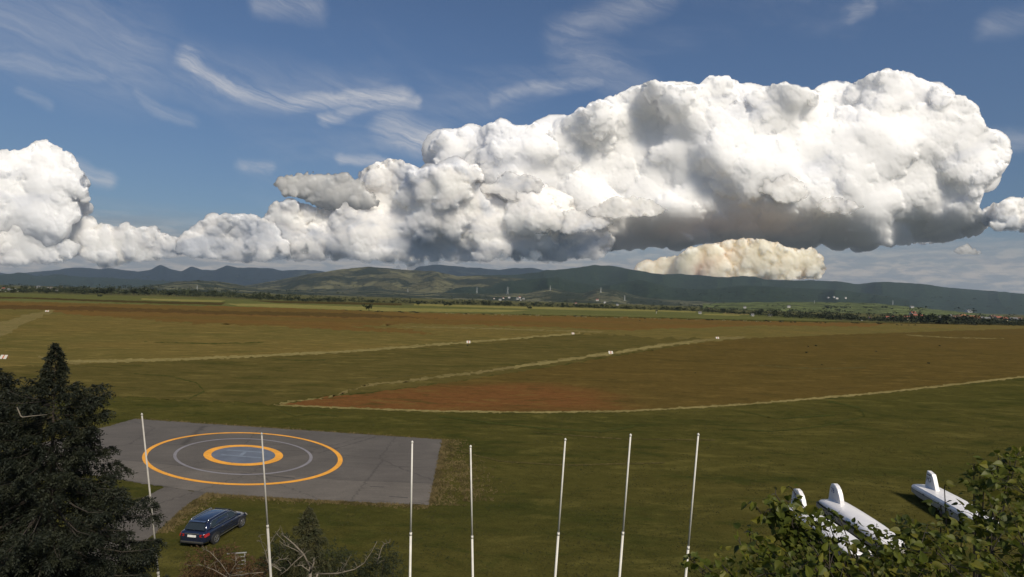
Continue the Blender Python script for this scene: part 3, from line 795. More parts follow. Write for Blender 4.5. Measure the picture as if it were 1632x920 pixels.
def line_mesh(pts, w, z, mat, name, par):
    mb = MB()
    for a, b in zip(pts[:-1], pts[1:]):
        a = Vector((a.x, a.y, z)); b = Vector((b.x, b.y, z)); d = (b - a).normalized(); n = Vector((-d.y, d.x, 0)) * w / 2
        k = len(mb.v); mb.v += [tuple(a + n), tuple(a - n), tuple(b - n), tuple(b + n)]; mb.f.append((k, k + 1, k + 2, k + 3))
    return child(mb.build(name, mat), par)
line_mesh([gr(190, 733), gr(300, 744), gr(380, 752)], .05, PADZ + .010, seam_mat, 'joint', pad_t)
line_mesh([gr(383, 754.5), gr(420, 758), gr(470, 763)], .16, PADZ + .010, seam_mat, 'joint', pad_t)
line_mesh([gr(470, 760), gr(560, 766), gr(689, 771)], .07, PADZ + .011, seam_mat, 'joint', pad_t)
line_mesh([gr(395, 706), gr(560, 716), gr(704, 725)], .04, PADZ + .010, seam_mat, 'joint', pad_t)
line_mesh([gr(560, 738), gr(640, 744), gr(702, 748)], .035, PADZ + .010, seam_mat, 'joint', pad_t)
line_mesh([gr(620, 792), gr(650, 794)], .12, PADZ + .010, seam_mat, 'tar_patch', pad_t)
line_mesh([gr(590, 776), gr(612, 777)], .10, PADZ + .010, seam_mat, 'tar_patch', pad_t)
CX, CY = -24.1, 56.45
UX, UY, VX, VY = 0.998, 0.055, -0.43, 1.0
def ring(name, r0, r1, z, mat):
    n = 128; mb = MB()
    for i in range(n):
        a = 2 * pi * i / n
        for r_ in (r0, r1):
            mb.v.append((CX + r_ * (UX * cos(a) + VX * sin(a)), CY + r_ * (UY * cos(a) + VY * sin(a)), z))
    for i in range(n):
        j = (i + 1) % n
        mb.f.append((2 * i, 2 * i + 1, 2 * j + 1, 2 * j))
    return child(mb.build(name, mat), pad_t)
ring('painted_ring', 8.44, 8.86, PADZ + .016, PY)['label'] = 'large outer yellow ring'
ring('painted_ring', 5.92, 6.20, PADZ + .016, PG)['label'] = 'grey middle ring'
ring('painted_ring', 2.86, 3.56, PADZ + .016, PY)['label'] = 'small inner yellow ring'
mb = MB(); mb.v = [(CX + 2.855 * (UX * cos(2 * pi * i / 96) + VX * sin(2 * pi * i / 96)), CY + 2.855 * (UY * cos(2 * pi * i / 96) + VY * sin(2 * pi * i / 96)), PADZ + .016) for i in range(96)]; mb.f = [tuple(range(96))]
child(mb.build('painted_disc', PB), pad_t)
def stroke(a, b, w):
    d = (b - a).normalized(); n = Vector((-d.y, d.x, 0)) * w / 2; z = PADZ + .022
    return [tuple((p.x, p.y, z)) for p in (a + n, a - n, b - n, b + n)]
mb = MB()
s1a, s1b, s2a, s2b = gr(352, 725.5), gr(416, 730.5), gr(362, 718), gr(422, 722)
mb.add(stroke(s1a, s1b, .34), [(0, 1, 2, 3)]); mb.add(stroke(s2a, s2b, .34), [(0, 1, 2, 3)])
m1, m2 = s1a.lerp(s1b, .48), s2a.lerp(s2b, .5); dd = (m2 - m1).normalized() * .17
mb.add(stroke(m1 + dd, m2 - dd, .34), [(0, 1, 2, 3)])
child(mb.build('letter_h', PH), pad_t)
# asphalt lane from the pad down past the car
lane = sheet('path', [gr(262, 776), gr(330, 787), gr(308, 797), gr(290, 812), gr(270, 832), gr(248, 850), gr(225, 868), gr(190, 905), gr(150, 960), gr(40, 960), gr(120, 880), gr(180, 830), gr(225, 795)], 0.014, ASPH3, None, .4, .06, 6)
tag(lane, 'asphalt lane leading from the helipad past the parked car', None, None, 'structure')

# ---------------------------------------------------------------- flagpoles
POLE = simple_mat('pole_white_paint', (0.62, 0.60, 0.54), 0.8, 0, 0.12, 3.0)
POLE2 = simple_mat('pole_galvanised', (0.40, 0.38, 0.34), 0.8, 0.0, 0.15, 4.0)
poles = [((226, 660), (252.5, 918), 22.5, .050, .030, None, 'flagpole in front of the left edge of the yellow ring, nearest the big spruce', POLE2),
         ((417, 691), (431.5, 918), 22.3, .050, .030, 838, 'flagpole crossing the middle of the helipad rings', POLE2),
         ((657, 704), (653.5, 918), 22.0, .048, .035, 850, 'flagpole before the right end of the helipad asphalt', POLE),
         ((750, 711), (753.5, 918), 22.6, .046, .034, 855, 'shortest flagpole, on the grass just right of the helipad', POLE),
         ((901, 700), (885, 918), 22.0, .048, .034, 850, 'leaning flagpole, fifth from the left, left one of the three right hand poles', POLE),
         ((1005, 693), (987.5, 918), 22.0, .048, .034, 849, 'leaning flagpole, sixth from the left, middle one of the three right hand poles', POLE),
         ((1113, 692), (1093, 918), 22.0, .048, .034, 872, 'rightmost flagpole, its foot hidden by the leafy tree', POLE)]
for top, bot, Y, r0, r1, jy, lab, mt in poles:
    a = at(*bot, Y); b = at(*top, Y)
    d = (b - a); foot = a - d * (a.z / d.z)
    t = empty('flagpole', foot); tag(t, lab, 'flagpole', 'row of bare flagpoles in front of the airfield')
    u = b - foot
    if jy:
        k = (at(top[0] + (bot[0] - top[0]) * (jy - top[1]) / (bot[1] - top[1]), jy, Y) - foot).length / u.length
    else:
        k = 0.45
    m = MB()
    r0, r1 = r0 * .85, r1 * .85
    m.tube([u * 0.004, u * k], [r0 * 1.1, r0], 12); m.build('lower_tube', mt, t, True)
    m = MB(); m.tube([u * (k + .0005), u * 0.995], [r0 * 0.82, r1], 12); m.build('upper_tube', mt, t, True)
    m = MB(); m.tube([u * (k - .008), u * (k + .003)], [r0 * 1.12, r0 * 1.08], 12); m.build('joint_collar', mt, t, True)
    m = MB(); m.tube([u * 0.994, u * 0.9975, u, u * 1.0035], [r1 * 1.0, r1 * 1.5, r1 * 1.4, r1 * .4], 10); m.build('cap', mt, t, True)
    m = MB(); m.box((0, 0, .03), (.34, .34, .06)); m.build('base_plate', POLE2, t)

# ---------------------------------------------------------------- estate car
CARP = simple_mat('car_navy_paint', (0.016, 0.024, 0.055), 0.16, 0.35, 0.05, 2.0, coat=1.0)
GLASS = simple_mat('car_dark_glass', (0.020, 0.026, 0.028), 0.06, 0.0, 0.1, 2.0, spec=1.0)
CHROME = simple_mat('car_chrome', (0.62, 0.62, 0.62), 0.22, 0.9, 0.05)
RUBBER = simple_mat('tyre_rubber', (0.018, 0.018, 0.018), 0.85); RIM = simple_mat('alloy', (0.42, 0.42, 0.43), 0.3, 0.8)
PLAST = simple_mat('black_plastic', (0.022, 0.022, 0.024), 0.6); RED = simple_mat('tail_lamp_red', (0.32, 0.015, 0.012), 0.15, spec=0.9)
LAMP = simple_mat('headlamp_glass', (0.55, 0.56, 0.56), 0.1, 0.2); PLATE = simple_mat('plate_white', (0.75, 0.75, 0.72), 0.5)

def loft(stations, mat, name, parent, smooth=True, sub=1):
    """stations: list of (x, [(y, z), ...]) half rings from underside centre to top centre; mirrored"""
    mb = MB(); n = None
    for x, half in stations:
        ring_ = [(x, y, z) for y, z in half] + [(x, -y, z) for y, z in reversed(half) if y > 1e-6]
        n = len(ring_); mb.v += ring_
    for i in range(len(stations) - 1):
        for k in range(n):
            q = (k + 1) % n
            mb.f.append((i * n + k, (i + 1) * n + k, (i + 1) * n + q, i * n + q))
    mb.f.append(tuple(range(n))); mb.f.append(tuple((len(stations) - 1) * n + k for k in reversed(range(n))))
    o = mb.build(name, mat, parent, smooth)
    if sub:
        md = o.modifiers.new('round', 'SUBSURF'); md.levels = sub; md.render_levels = sub
    return o

def make_car():
    t = empty('parked_car')
    def st(x, zb, wb, zm, wm, zt, wt_, zc):
        return (x, [(0, zb), (wb * .9, zb), (wb, zb + .08), (wm, zm), (wt_, zt - .05), (wt_ * .93, zt), (wt_ * .45, zc), (0, zc)])
    S_ = [st(-2.38, .42, .74, .62, .78, .92, .72, .93), st(-2.33, .30, .80, .66, .86, 1.00, .80, 1.02), st(-2.05, .22, .84, .70, .92, 1.05, .85, 1.07), st(-1.4, .20, .85, .70, .93, 1.06, .87, 1.09),
          st(-.4, .20, .85, .70, .93, 1.02, .86, 1.06), st(.6, .20, .85, .68, .93, .98, .85, 1.04), st(1.1, .20, .85, .68, .93, .95, .84, 1.02), st(1.5, .20, .85, .66, .92, .90, .80, .97),
          st(1.95, .22, .82, .62, .89, .82, .72, .89), st(2.25, .26, .76, .56, .82, .70, .62, .76), st(2.36, .32, .66, .50, .70, .62, .54, .64)]
    loft(S_, CARP, 'body', t)
    G = [(-2.10, 1.03, .76, 1.10, .66), (-1.96, 1.03, .80, 1.38, .60), (-1.80, 1.03, .82, 1.50, .58), (-1.2, 1.03, .84, 1.555, .60), (-.2, 1.02, .84, 1.565, .61), (.35, 1.0, .83, 1.53, .60), (.55, 1.0, .82, 1.46, .59), (1.12, .98, .79, 1.08, .70), (1.32, .97, .76, 1.00, .74)]
    gs = [(x, [(0, zb - .06), (wb, zb - .06), (wb * .985, zb + (zt - zb) * .2), ((wb + wt_) / 2 + .015, zb + (zt - zb) * .6), (wt_ + .03, zt - .05 * (zt - zb) / .5), (wt_ - .05, zt), (wt_ * .5, zt + .012), (0, zt + .018)]) for x, zb, wb, zt, wt_ in G]
    loft(gs, CARP, 'cabin', t)
    # windows: panes a few millimetres proud of the cabin
    def pane(pts, name='side_window', lab=None, flip=False, mat=GLASS, th=.012):
        vs = [Vector(p) for p in pts]; n = (vs[1] - vs[0]).cross(vs[2] - vs[0]).normalized()
        if flip: n = -n
        k = len(vs); mb = MB()
        mb.add([v - n * .02 for v in vs] + [v + n * th for v in vs], [tuple(range(k)), tuple(reversed(range(k, 2 * k)))] + [(i, (i + 1) % k, k + (i + 1) % k, k + i) for i in range(k)])
        o = mb.build(name, mat, t)
        if lab: o['label'] = lab
        return o
    def side(x, z, s):
        # outer surface of the cabin side at height z
        f = (z - 1.0) / .52
        return (x, s * (.845 - .215 * f + .012), z)
    for s in (1, -1):
        fl = s > 0
        pane([side(1.02, 1.06, s), side(.12, 1.08, s), side(.12, 1.46, s), side(.46, 1.43, s)], flip=not fl)
        pane([side(.04, 1.08, s), side(-.82, 1.10, s), side(-.82, 1.47, s), side(.04, 1.47, s)], flip=not fl)
        pane([side(-.90, 1.10, s), side(-1.60, 1.14, s), side(-1.68, 1.20, s), side(-1.52, 1.44, s), side(-.90, 1.47, s)], flip=not fl)
        m = MB(); loop = [side(1.10, 1.04, s), side(.1, 1.05, s), side(-.86, 1.065, s), side(-1.62, 1.10, s), side(-1.76, 1.19, s), side(-1.56, 1.475, s), side(-.86, 1.50, s), side(.1, 1.50, s), side(.50, 1.46, s), side(1.10, 1.04, s)]
        m.tube([Vector(p) + Vector((0, s * .014, 0)) for p in loop], .014, 6, False); m.build('window_trim', CHROME, t, True)
        m = MB(); m.tube([(-1.72, s * .55, 1.52), (-1.60, s * .56, 1.60), (-.5, s * .575, 1.625), (.25, s * .565, 1.60), (.42, s * .555, 1.53)], .024, 8); m.build('roof_rail', CHROME, t, True)
        m = MB(); m.box((.92, s * .99, 1.08), (.14, .20, .13)); m.box((.90, s * .89, 1.04), (.07, .12, .04))
        o = m.build('wing_mirror', CARP, t); bv = o.modifiers.new('b', 'BEVEL'); bv.width = .03; bv.segments = 2
        for hx in (.18, -.74):
            m = MB(); m.box((hx, s * .935, .90), (.19, .035, .028)); m.build('door_handle', CHROME, t)
        m = MB(); m.box((-.0, s * .942, .36), (2.2, .03, .03)); m.build('sill_trim', CHROME, t)
        # tail lamp wrapping the corner, headlamp
        m = MB(); m.add([(-2.385, s * .50, .76), (-2.385, s * .50, .90), (-2.33, s * .80, .92), (-2.02, s * .905, .93), (-2.02, s * .93, .80), (-2.33, s * .865, .74), (-2.30, s * .5, .76), (-2.30, s * .5, .90), (-2.2, s * .7, .92), (-2.0, s * .8, .93), (-2.0, s * .8, .80), (-2.2, s * .7, .74)],
                         [(0, 1, 2, 5), (2, 3, 4, 5), (1, 7, 8, 2), (2, 8, 9, 3), (6, 0, 5, 11), (5, 4, 10, 11)]); m.build('tail_lamp', RED, t)
        m = MB(); m.add([(2.30, s * .50, .68), (2.30, s * .48, .58), (2.20, s * .84, .58), (1.92, s * .895, .70), (1.90, s * .84, .80), (2.12, s * .74, .76), (2.1, s * .5, .68), (2.1, s * .48, .58), (2.0, s * .7, .58)],
                         [(0, 1, 2, 5), (2, 3, 4, 5), (0, 6, 7, 1), (1, 7, 8, 2)]); m.build('headlight', LAMP, t)
    pane([(.62, .54, 1.475), (.62, -.54, 1.475), (1.18, -.66, 1.07), (1.18, .66, 1.07)], 'windscreen', flip=False, th=.03)
    pane([(-2.155, .66, 1.10), (-2.155, -.66, 1.10), (-1.90, -.53, 1.47), (-1.90, .53, 1.47)], 'rear_window', flip=False, th=.03)
    m = MB(); m.box((-1.86, 0, 1.525), (.22, 1.06, .03)); o = m.build('roof_spoiler', CARP, t)
    m = MB(); m.tube([(-2.19, 0, 1.10), (-2.10, .32, 1.19)], .012, 6); m.build('rear_wiper', PLAST, t)
    m = MB(); m.box((-2.40, 0, .80), (.03, .54, .13)); m.build('number_plate', PLATE, t)
    m = MB(); m.box((-2.37, 0, .40), (.10, 1.50, .15)); o = m.build('rear_bumper', PLAST, t); bv = o.modifiers.new('b', 'BEVEL'); bv.width = .03; bv.segments = 2
    m = MB(); m.box((-2.425, 0, .44), (.02, 1.36, .025)); m.build('bumper_trim', CHROME, t)
    m = MB(); m.box((-2.37, 0, .945), (.05, .9, .03)); m.build('tailgate_trim', CHROME, t)
    m = MB(); m.box((2.34, 0, .56), (.06, .78, .16)); m.build('grille', PLAST, t)
    m = MB(); m.tube([(-1.5, 0, 1.57), (-1.72, 0, 1.72)], [.008, .004], 5); m.build('aerial', PLAST, t)
    for x in (-1.38, 1.42):
        for s in (1, -1):
            # dark arch, tyre, spoked rim
            m = MB(); m.tube([(x, s * .87, .36), (x, s * .948, .36)], [.40, .40], 24); m.build('wheel_arch', PLAST, t)
            m = MB(); m.tube([(x, s * .74, .335), (x, s * .78, .335), (x, s * .94, .335), (x, s * .965, .335)], [.30, .335, .335, .30], 28); w = m.build('wheel', RUBBER, t, False)
            m = MB(); m.tube([(x, s * .955, .335), (x, s * .972, .335)], [.215, .215], 24); m.build('rim_dish', PLAST, w)
            m = MB()
            for k in range(5):
                a = 2 * pi * k / 5 + .3; rot = Matrix.Rotation(a, 3, 'Y')
                m.box(Vector((x, s * .978, .335)) + rot @ Vector((.12, 0, 0)), (.19, .02, .055), rot)
            m.tube([(x, s * .97, .335), (x, s * .99, .335)], .05, 10)
            for k in range(20):
                a0, a1 = 2 * pi * k / 20, 2 * pi * (k + 1) / 20
                m.tube([(x + .215 * cos(a0), s * .975, .335 + .215 * sin(a0)), (x + .215 * cos(a1), s * .975, .335 + .215 * sin(a1))], .016, 5, False)
            m.build('rim', RIM, w)
    return t
car = make_car()
tag(car, 'dark navy estate car with silver roof rails parked on the grass beside the asphalt lane', 'car')
heading = R(90 - 8)
rw = gr(344, 867)
fw = Vector((cos(heading), sin(heading), 0)); rt = Vector((fw.y, -fw.x, 0))
car.rotation_euler = (0, 0, heading)
car.scale = (.96, .96, .91)
car.location = Vector((rw.x, rw.y, 0)) + fw * 1.38 - rt * .93

# ---------------------------------------------------------------- glider trailers
TRW = simple_mat('trailer_white_gelcoat', (0.74, 0.72, 0.72), 0.35, 0, 0.05, 1.5, coat=0.3)
TRS = simple_mat('trailer_side_grey', (0.36, 0.34, 0.30), 0.5, 0, 0.12, 2.0)
TRK = simple_mat('trailer_seal_black', (0.03, 0.03, 0.032), 0.7)
TXT = simple_mat('blue_lettering', (0.03, 0.05, 0.19), 0.5); TXB = simple_mat('black_lettering', (0.03, 0.03, 0.05), 0.5); TXC = simple_mat('sky_blue_lettering', (0.10, 0.30, 0.52), 0.5)

def text_mesh(name, s, size, mat, parent, M):
    cu = bpy.data.curves.new(name, 'FONT'); cu.body = s; cu.size = size; cu.extrude = 0.002
    cu.align_x = 'CENTER'; cu.align_y = 'CENTER'
    tmp = bpy.data.objects.new('tmp', cu); COL.objects.link(tmp)
    dg = bpy.context.evaluated_depsgraph_get(); me = bpy.data.meshes.new_from_object(tmp.evaluated_get(dg))
    bpy.data.objects.remove(tmp); bpy.data.curves.remove(cu)
    me.name = name; me.materials.clear(); me.materials.append(mat); me.transform(M)
    return link(bpy.data.objects.new(name, me), parent)

def make_trailer(loc, ang, label, style, mark, word=None, L=8.2, wd=1.95):
    """x runs from the fin end to the towing end"""
    t = empty('glider_trailer', loc, ang); tag(t, label, 'trailer', 'white glider trailers parked on the grass')
    hw = wd / 2
    tub = []
    for x, k, z0 in ((0, .80, .55), (.12, .95, .45), (1.2, 1, .36), (L - 1.6, 1, .36), (L - .3, .8, .42), (L, .62, .5)):
        tub.append((x, [(0, z0), (hw * k * .86, z0), (hw * k * .98, z0 + .08), (hw * k, .80), (hw * k * .9, .82), (0, .82)]))
    loft(tub, TRS, 'lower_body', t, False, 0)
    sl = [(x, [(0, .815), (hw * k + .012, .815), (hw * k + .012, .85), (0, .85)]) for x, k in ((-.01, .80), (.12, .95), (1.2, 1), (L - 1.6, 1), (L - .3, .8), (L + .01, .62))]
    loft(sl, TRK, 'rubber_seal', t, False, 0)
    lid = []
    if style == 'round':
        P = [(0.0, .60, .95), (.07, .74, 1.04), (.25, .88, 1.14), (.6, .96, 1.24), (1.2, 1, 1.30), (3.0, 1, 1.36), (L - 2.2, 1, 1.34), (L - 1.0, .92, 1.22), (L - .3, .78, 1.05), (L, .60, .92)]
        for x, k, zt in P:
            h_ = zt - .85
            lid.append((x, [(0, .845), (hw * k, .845)] + [(hw * k * cos(a) ** .55, .85 + h_ * sin(a) ** .8) for a in (R(12), R(28), R(45), R(62), R(78))] + [(0, zt)]))
        loft(lid, TRW, 'lid', t, True, 1)
    else:
        P = [(0.0, .84, 1.02), (.10, .92, 1.12), (.45, 1, 1.16), (3.0, 1, 1.2), (L - 1.6, 1, 1.18), (L - .3, .8, 1.05), (L, .62, .95)]
        for x, k, zt in P:
            lid.append((x, [(0, .845), (hw * k, .845), (hw * k, .85 + (zt - .85) * .45), (hw * k * .88, zt - .02), (hw * k * .5, zt + .02), (0, zt + .03)]))
        loft(lid, TRW, 'lid', t, False, 0)
    # fin housing
    if style == 'round':
        out = [(.20, 1.00), (.34, 1.30), (.42, 1.70), (.52, 2.12), (.70, 2.38), (.96, 2.46), (1.28, 2.40), (1.56, 2.20), (1.78, 1.88), (1.92, 1.56), (2.00, 1.22)]
    else:
        out = [(.55, 1.05), (.66, 1.5), (.80, 2.25), (.88, 2.44), (1.52, 2.32), (1.70, 2.06), (2.15, 1.08)]
    tk = .14
    mb = MB(); k = len(out)
    for s, ins in ((-1, 0), (1, 0)):
        pass
    ringL = [(x, -tk, z) for x, z in out]; ringR = [(x, tk, z) for x, z in out]
    cx_ = sum(x for x, z in out) / k; cz_ = sum(z for x, z in out) / k
    inL = [(cx_ + (x - cx_) * .86, -tk * 1.25, cz_ + (z - cz_) * .9) for x, z in out]; inR = [(x, -y, z) for x, y, z in inL]
    mb.add(inL + ringL + ringR + inR, [tuple(range(k)), tuple(reversed(range(3 * k, 4 * k)))] + [f for i in range(k - 1) for f in ((k + i, k + i + 1, i + 1, i), (2 * k + i, 2 * k + i + 1, k + i + 1, k + i), (3 * k + i, 3 * k + i + 1, 2 * k + i + 1, 2 * k + i))])
    mb.build('fin_housing', TRW, t, False)
    # number on both faces of the fin
    for s in (1, -1):
        rot = Matrix.Rotation(R(90), 4, 'X') if s < 0 else Matrix.Rotation(R(180), 4, 'Z') @ Matrix.Rotation(R(90), 4, 'X')
        M = Matrix.Translation((.96 if style == 'round' else 1.16, s * (tk * 1.25 + .006), 1.96 if style == 'round' else 1.80)) @ rot
        text_mesh('fin_number', mark, .46 if style == 'round' else .50, TXT if style == 'round' else TXB, t, M)
        if style != 'round':
            m = MB(); m.box((1.16, s * (tk * 1.25 + .004), 2.18), (.50, .012, .07)); m.build('fin_stripe', TXB, t)
    if word:
        for s in (1, -1):
            rot = Matrix.Rotation(R(58), 4, 'X') if s < 0 else Matrix.Rotation(R(180), 4, 'Z') @ Matrix.Rotation(R(58), 4, 'X')
            for wi_, part_ in enumerate(word.split()):
                text_mesh('lid_lettering', part_, .30, TXC, t, Matrix.Translation((4.9 + (.42 if (wi_ > 0) == (s < 0) else -.42), s * (hw - .045), 1.07)) @ rot)
    # running gear
    for s in (1, -1):
        m = MB(); m.tube([(4.3, s * (hw - .22), .30), (4.3, s * (hw - .05), .30)], [.30, .30], 20); w = m.build('wheel', RUBBER, t)
        m = MB(); m.tube([(4.3, s * (hw - .055), .30), (4.3, s * (hw - .04), .30)], [.17, .17], 16); m.build('rim', RIM, w)
        m = MB()
        for j in range(8):
            a0, a1 = pi * j / 8, pi * (j + 1) / 8
            m.add([(4.3 + .36 * cos(a), s * (hw + y), .32 + .36 * sin(a)) for a in (a0, a1) for y in (-.2, .03)], [(0, 1, 3, 2)])
        m.build('mudguard', TRS, t)
        m = MB(); m.box((.02, s * (hw * .62), .66), (.03, .16, .10)); m.build('tail_lamp', RED, t)
        for x in (2.0, 5.6):
            m = MB(); m.box((x, s * (hw + .015), .84), (.10, .03, .12)); m.build('lid_catch', TRK, t)
    m = MB(); m.tube([(L - .1, 0, .5), (L + 1.1, 0, .46)], .045, 8); m.build('drawbar', TRK, t)
    m = MB(); m.tube([(L + .9, .0, .46), (L + .9, 0, .0)], .03, 8); m.tube([(L + .9, -.03, .08), (L + .9, .03, .08)], .08, 12); m.build('jockey_wheel', TRK, t)
    return t

def trailer_at(rear_px, front_px, z, *a, **k):
    p, q = gr(*rear_px, z), gr(*front_px, z)
    d = q - p; ang = atan2(d.y, d.x)
    n = Vector((-sin(ang), cos(ang), 0))
    # the seam we see is the side facing left: centre line lies half a width to the other side
    side_ = -1 if n.x > 0 else 1
    c = p + n * (0.975 * (-side_))
    return make_trailer((c.x, c.y, 0), ang, *a, **k)
trailer_at((1298.5, 799.5), (1388, 862), .83, 'white rounded glider trailer with fin marked 78, middle of the three trailers', 'round', '78', 'SZD 55')
trailer_at((1450, 776.5), (1508, 810), .83, 'white flat topped glider trailer with square fin, farthest right on the grass', 'flat', 'PO')
trailer_at((1238, 809), (1322, 868), .83, 'white glider trailer mostly hidden by leaves, leftmost of the three trailers', 'round', '78')

# ---------------------------------------------------------------- vegetation close to the camera
def foliage_mat(name, cols, rough=0.6, trans=0.25, scale=2.5):
    m = bpy.data.materials.new(name); m.use_nodes = True
    nt = NT(m.node_tree); b = m.node_tree.nodes['Principled BSDF']
    geo = nt.new('ShaderNodeNewGeometry')
    rnd = geo.outputs['Random Per Island']
    n = nt.noise(geo.outputs['Position'], scale, 3, 0.6)
    c = nt.mix(rnd, (*cols[0], 1), (*cols[1], 1))
    c = nt.mix(nt.rng(n, 0.42, 0.66), c, (*cols[2], 1))
    nt.put(b.inputs['Base Color'], c)
    b.inputs['Roughness'].default_value = rough
    b.inputs['Specular IOR Level'].default_value = 0.3
    t = nt.new('ShaderNodeBsdfTranslucent'); nt.put(t.inputs[0], c)
    mx = nt.new('ShaderNodeMixShader'); mx.inputs[0].default_value = trans
    nt.l.new(b.outputs[0], mx.inputs[1]); nt.l.new(t.outputs[0], mx.inputs[2])
    nt.l.new(mx.outputs[0], m.node_tree.nodes['Material Output'].inputs[0])
    return m

SPR = foliage_mat('spruce_needles', ((0.006, 0.009, 0.005), (0.010, 0.014, 0.006), (0.017, 0.020, 0.008)), 0.7, 0.05)
BARK = simple_mat('bark', (0.042, 0.033, 0.025), 0.9, 0, 0.3, 9.0, bump=0.02)
PALEB = simple_mat('pale_dead_wood', (0.17, 0.145, 0.11), 0.85, 0, 0.25, 9.0)

class Cards:
    """many small leaf shaped faces gathered with numpy"""
    def __init__(s): s.V = []; s.n = 0
    def rhomb(s, P, A, B):
        """P base (n,3), A along, B half width: 4 corner leaflets"""
        s.V.append(np.stack([P, P + A * 0.45 + B, P + A, P + A * 0.45 - B], 1)); s.n += len(P)
    def build(s, name, mat, parent=None, flip=False):
        V = np.concatenate(s.V).reshape(-1, 3)
        Fq = np.arange(len(V)).reshape(-1, 4)
        return np_mesh(name, V, Fq, mat, parent, False)

def nrm(a): return a / np.maximum(np.linalg.norm(a, axis=-1, keepdims=True), 1e-9)

def hanging_twigs(cards, rng, P, D, L, needle=0.05, width=0.011, per=9):
    """P (n,3) twig roots, D (n,3) directions, L (n,) lengths: each twig is a row of short leaflets on both sides"""
    n = len(P)
    droop = np.array([0, 0, -1.0])
    for k in range(per):
        t = (k + 0.2) / per
        pos = P + D * (L * t)[:, None] + droop * (L * 0.55 * t * t)[:, None]
        tang = nrm(D + droop * 1.1 * t)
        sidev = nrm(np.cross(tang, rng.normal(size=(n, 3))))
        A = (tang * 0.8 + sidev * rng.uniform(0.5, 1.0, (n, 1)) * rng.choice([-1, 1], (n, 1))) * (needle * rng.uniform(0.7, 1.4, (n, 1)))
        B = nrm(np.cross(A, rng.normal(size=(n, 3)))) * width * rng.uniform(0.7, 1.5, (n, 1))
        cards.rhomb(pos, A, B)

def make_spruce(label, base, height, prof, seed, name='spruce_tree', mat=SPR, nwh=56, twig=0.26, dens=30, zmin=0.0, part='crown', group=None, width=0.016, needle=0.075, bare=0.0, upturn=0.35):
    """prof: list of (depth below the tip, branch length)"""
    rng = np.random.default_rng(seed); rr = random.Random(seed)
    t = empty(name, base); tag(t, label, 'tree', group)
    mb = MB(); mb.tube([(0, 0, 0), (0.02, 0, height * .4), (0, .02, height * .8), (0, 0, height)], [height * .016 + .04, height * .011 + .03, .035, .006], 10); mb.build('trunk', BARK, t, True)
    cards = Cards(); br = MB()
    dp = [p[0] for p in prof]; ln = [p[1] for p in prof]
    z = 0.05
    k = 0
    while z < height - zmin:
        L0 = float(np.interp(z, dp, ln))
        nb = 5 if z < 0.8 else 7
        a0 = rr.uniform(0, 2 * pi)
        for i in range(nb):
            L = L0 * rr.uniform(0.62, 1.18)
            a = a0 + 2 * pi * i / nb + rr.uniform(-.3, .3)
            zz = height - z + rr.uniform(-.1, .1)
            el = 0.45 - min(1.0, z / 3.5) * 0.75 + rr.uniform(-.1, .1)      # young branches rise, old ones hang
            m = 9
            tt = np.linspace(0, 1, m)
            rad = L * tt
            zc = zz + L * (el * tt - 0.25 * tt ** 2 + upturn * tt ** 3)
            wob = rr.uniform(-.12, .12)
            X = rad * cos(a) - wob * L * tt ** 2 * sin(a); Y_ = rad * sin(a) + wob * L * tt ** 2 * cos(a)
            pts = np.stack([X, Y_, zc], 1)
            br.tube([tuple(p) for p in pts[::2]], [max(.004, .012 * L * (1 - q * .9)) for q in tt[::2]], 4, False)
            n = max(5, int(dens * L))
            u = np.sqrt(rng.uniform(0.02, 1, n)) * (1 - 1e-4)
            u[: max(2, n // 10)] = 0.999
            idx = u * (m - 1); i0 = idx.astype(int); f = (idx - i0)[:, None]
            P = pts[i0] * (1 - f) + pts[np.minimum(i0 + 1, m - 1)] * f
            tang = nrm(pts[np.minimum(i0 + 1, m - 1)] - pts[i0])
            sd = np.cross(tang, [0, 0, 1.0]) * rng.choice([-1, 1], (n, 1))
            # side shoots spread flat, their ends hang like fringe
            wdt = L * 0.30 * (1 - u * .75) * rng.uniform(0.1, 1, n)
            P = P + sd * wdt[:, None] * 0.9
            P[:, 2] -= wdt * 0.25
            D = nrm(tang * 0.75 + sd * rng.uniform(0.1, 0.9, (n, 1)) + np.array([0, 0, -0.55]) * rng.uniform(0.2, 1.6, (n, 1)))
            LL = twig * rng.uniform(0.5, 1.35, n) * (0.55 + 0.45 * min(1, L))
            hanging_twigs(cards, rng, P, D, LL, needle, width, 8)
        z += (0.11 if z < 1.0 else 0.2) * (height / 13.0) ** .3
        k += 1
    br.build('branches', BARK, t)
    c = cards.build(part, mat, t)
    return t

def foot(px, py, Y):
    p = at(px, py, Y); return (p.x, p.y, 0.0), p.z
b0, h0 = foot(89, 551, 18.5)
make_spruce('tall dark spruce with drooping branches in front of the left end of the helipad', b0, h0,
            [(0, .02), (.5, .14), (1.1, .28), (1.35, .70), (1.7, 1.75), (2.1, 1.2), (2.9, 1.35), (3.5, 1.7), (4.0, 2.3), (5.0, 2.7), (6.2, 2.85), (7.5, 3.0), (h0, 3.3)], 5, zmin=3.2, dens=46)
b1, h1 = foot(-14, 588, 19.5)
make_spruce('second dark spruce cut by the left edge of the picture', b1, h1,
            [(0, .03), (.4, .5), (1.0, .75), (2.0, 1.1), (3.5, 1.7), (5, 2.3), (7, 2.9), (h1, 3.3)], 11, zmin=4.0, dens=30)
# pale broken twig caught in the spruce
m = MB(); Yt = 15.6
m.tube([at(*p, Yt) for p in ((27, 649), (33, 663), (36, 665), (52, 663), (75, 661))], [.012, .014, .014, .010, .005], 5)
tw = m.build('broken_twig', PALEB); tag(tw, 'pale broken twig caught in the dark spruce branches at the left', 'twig')

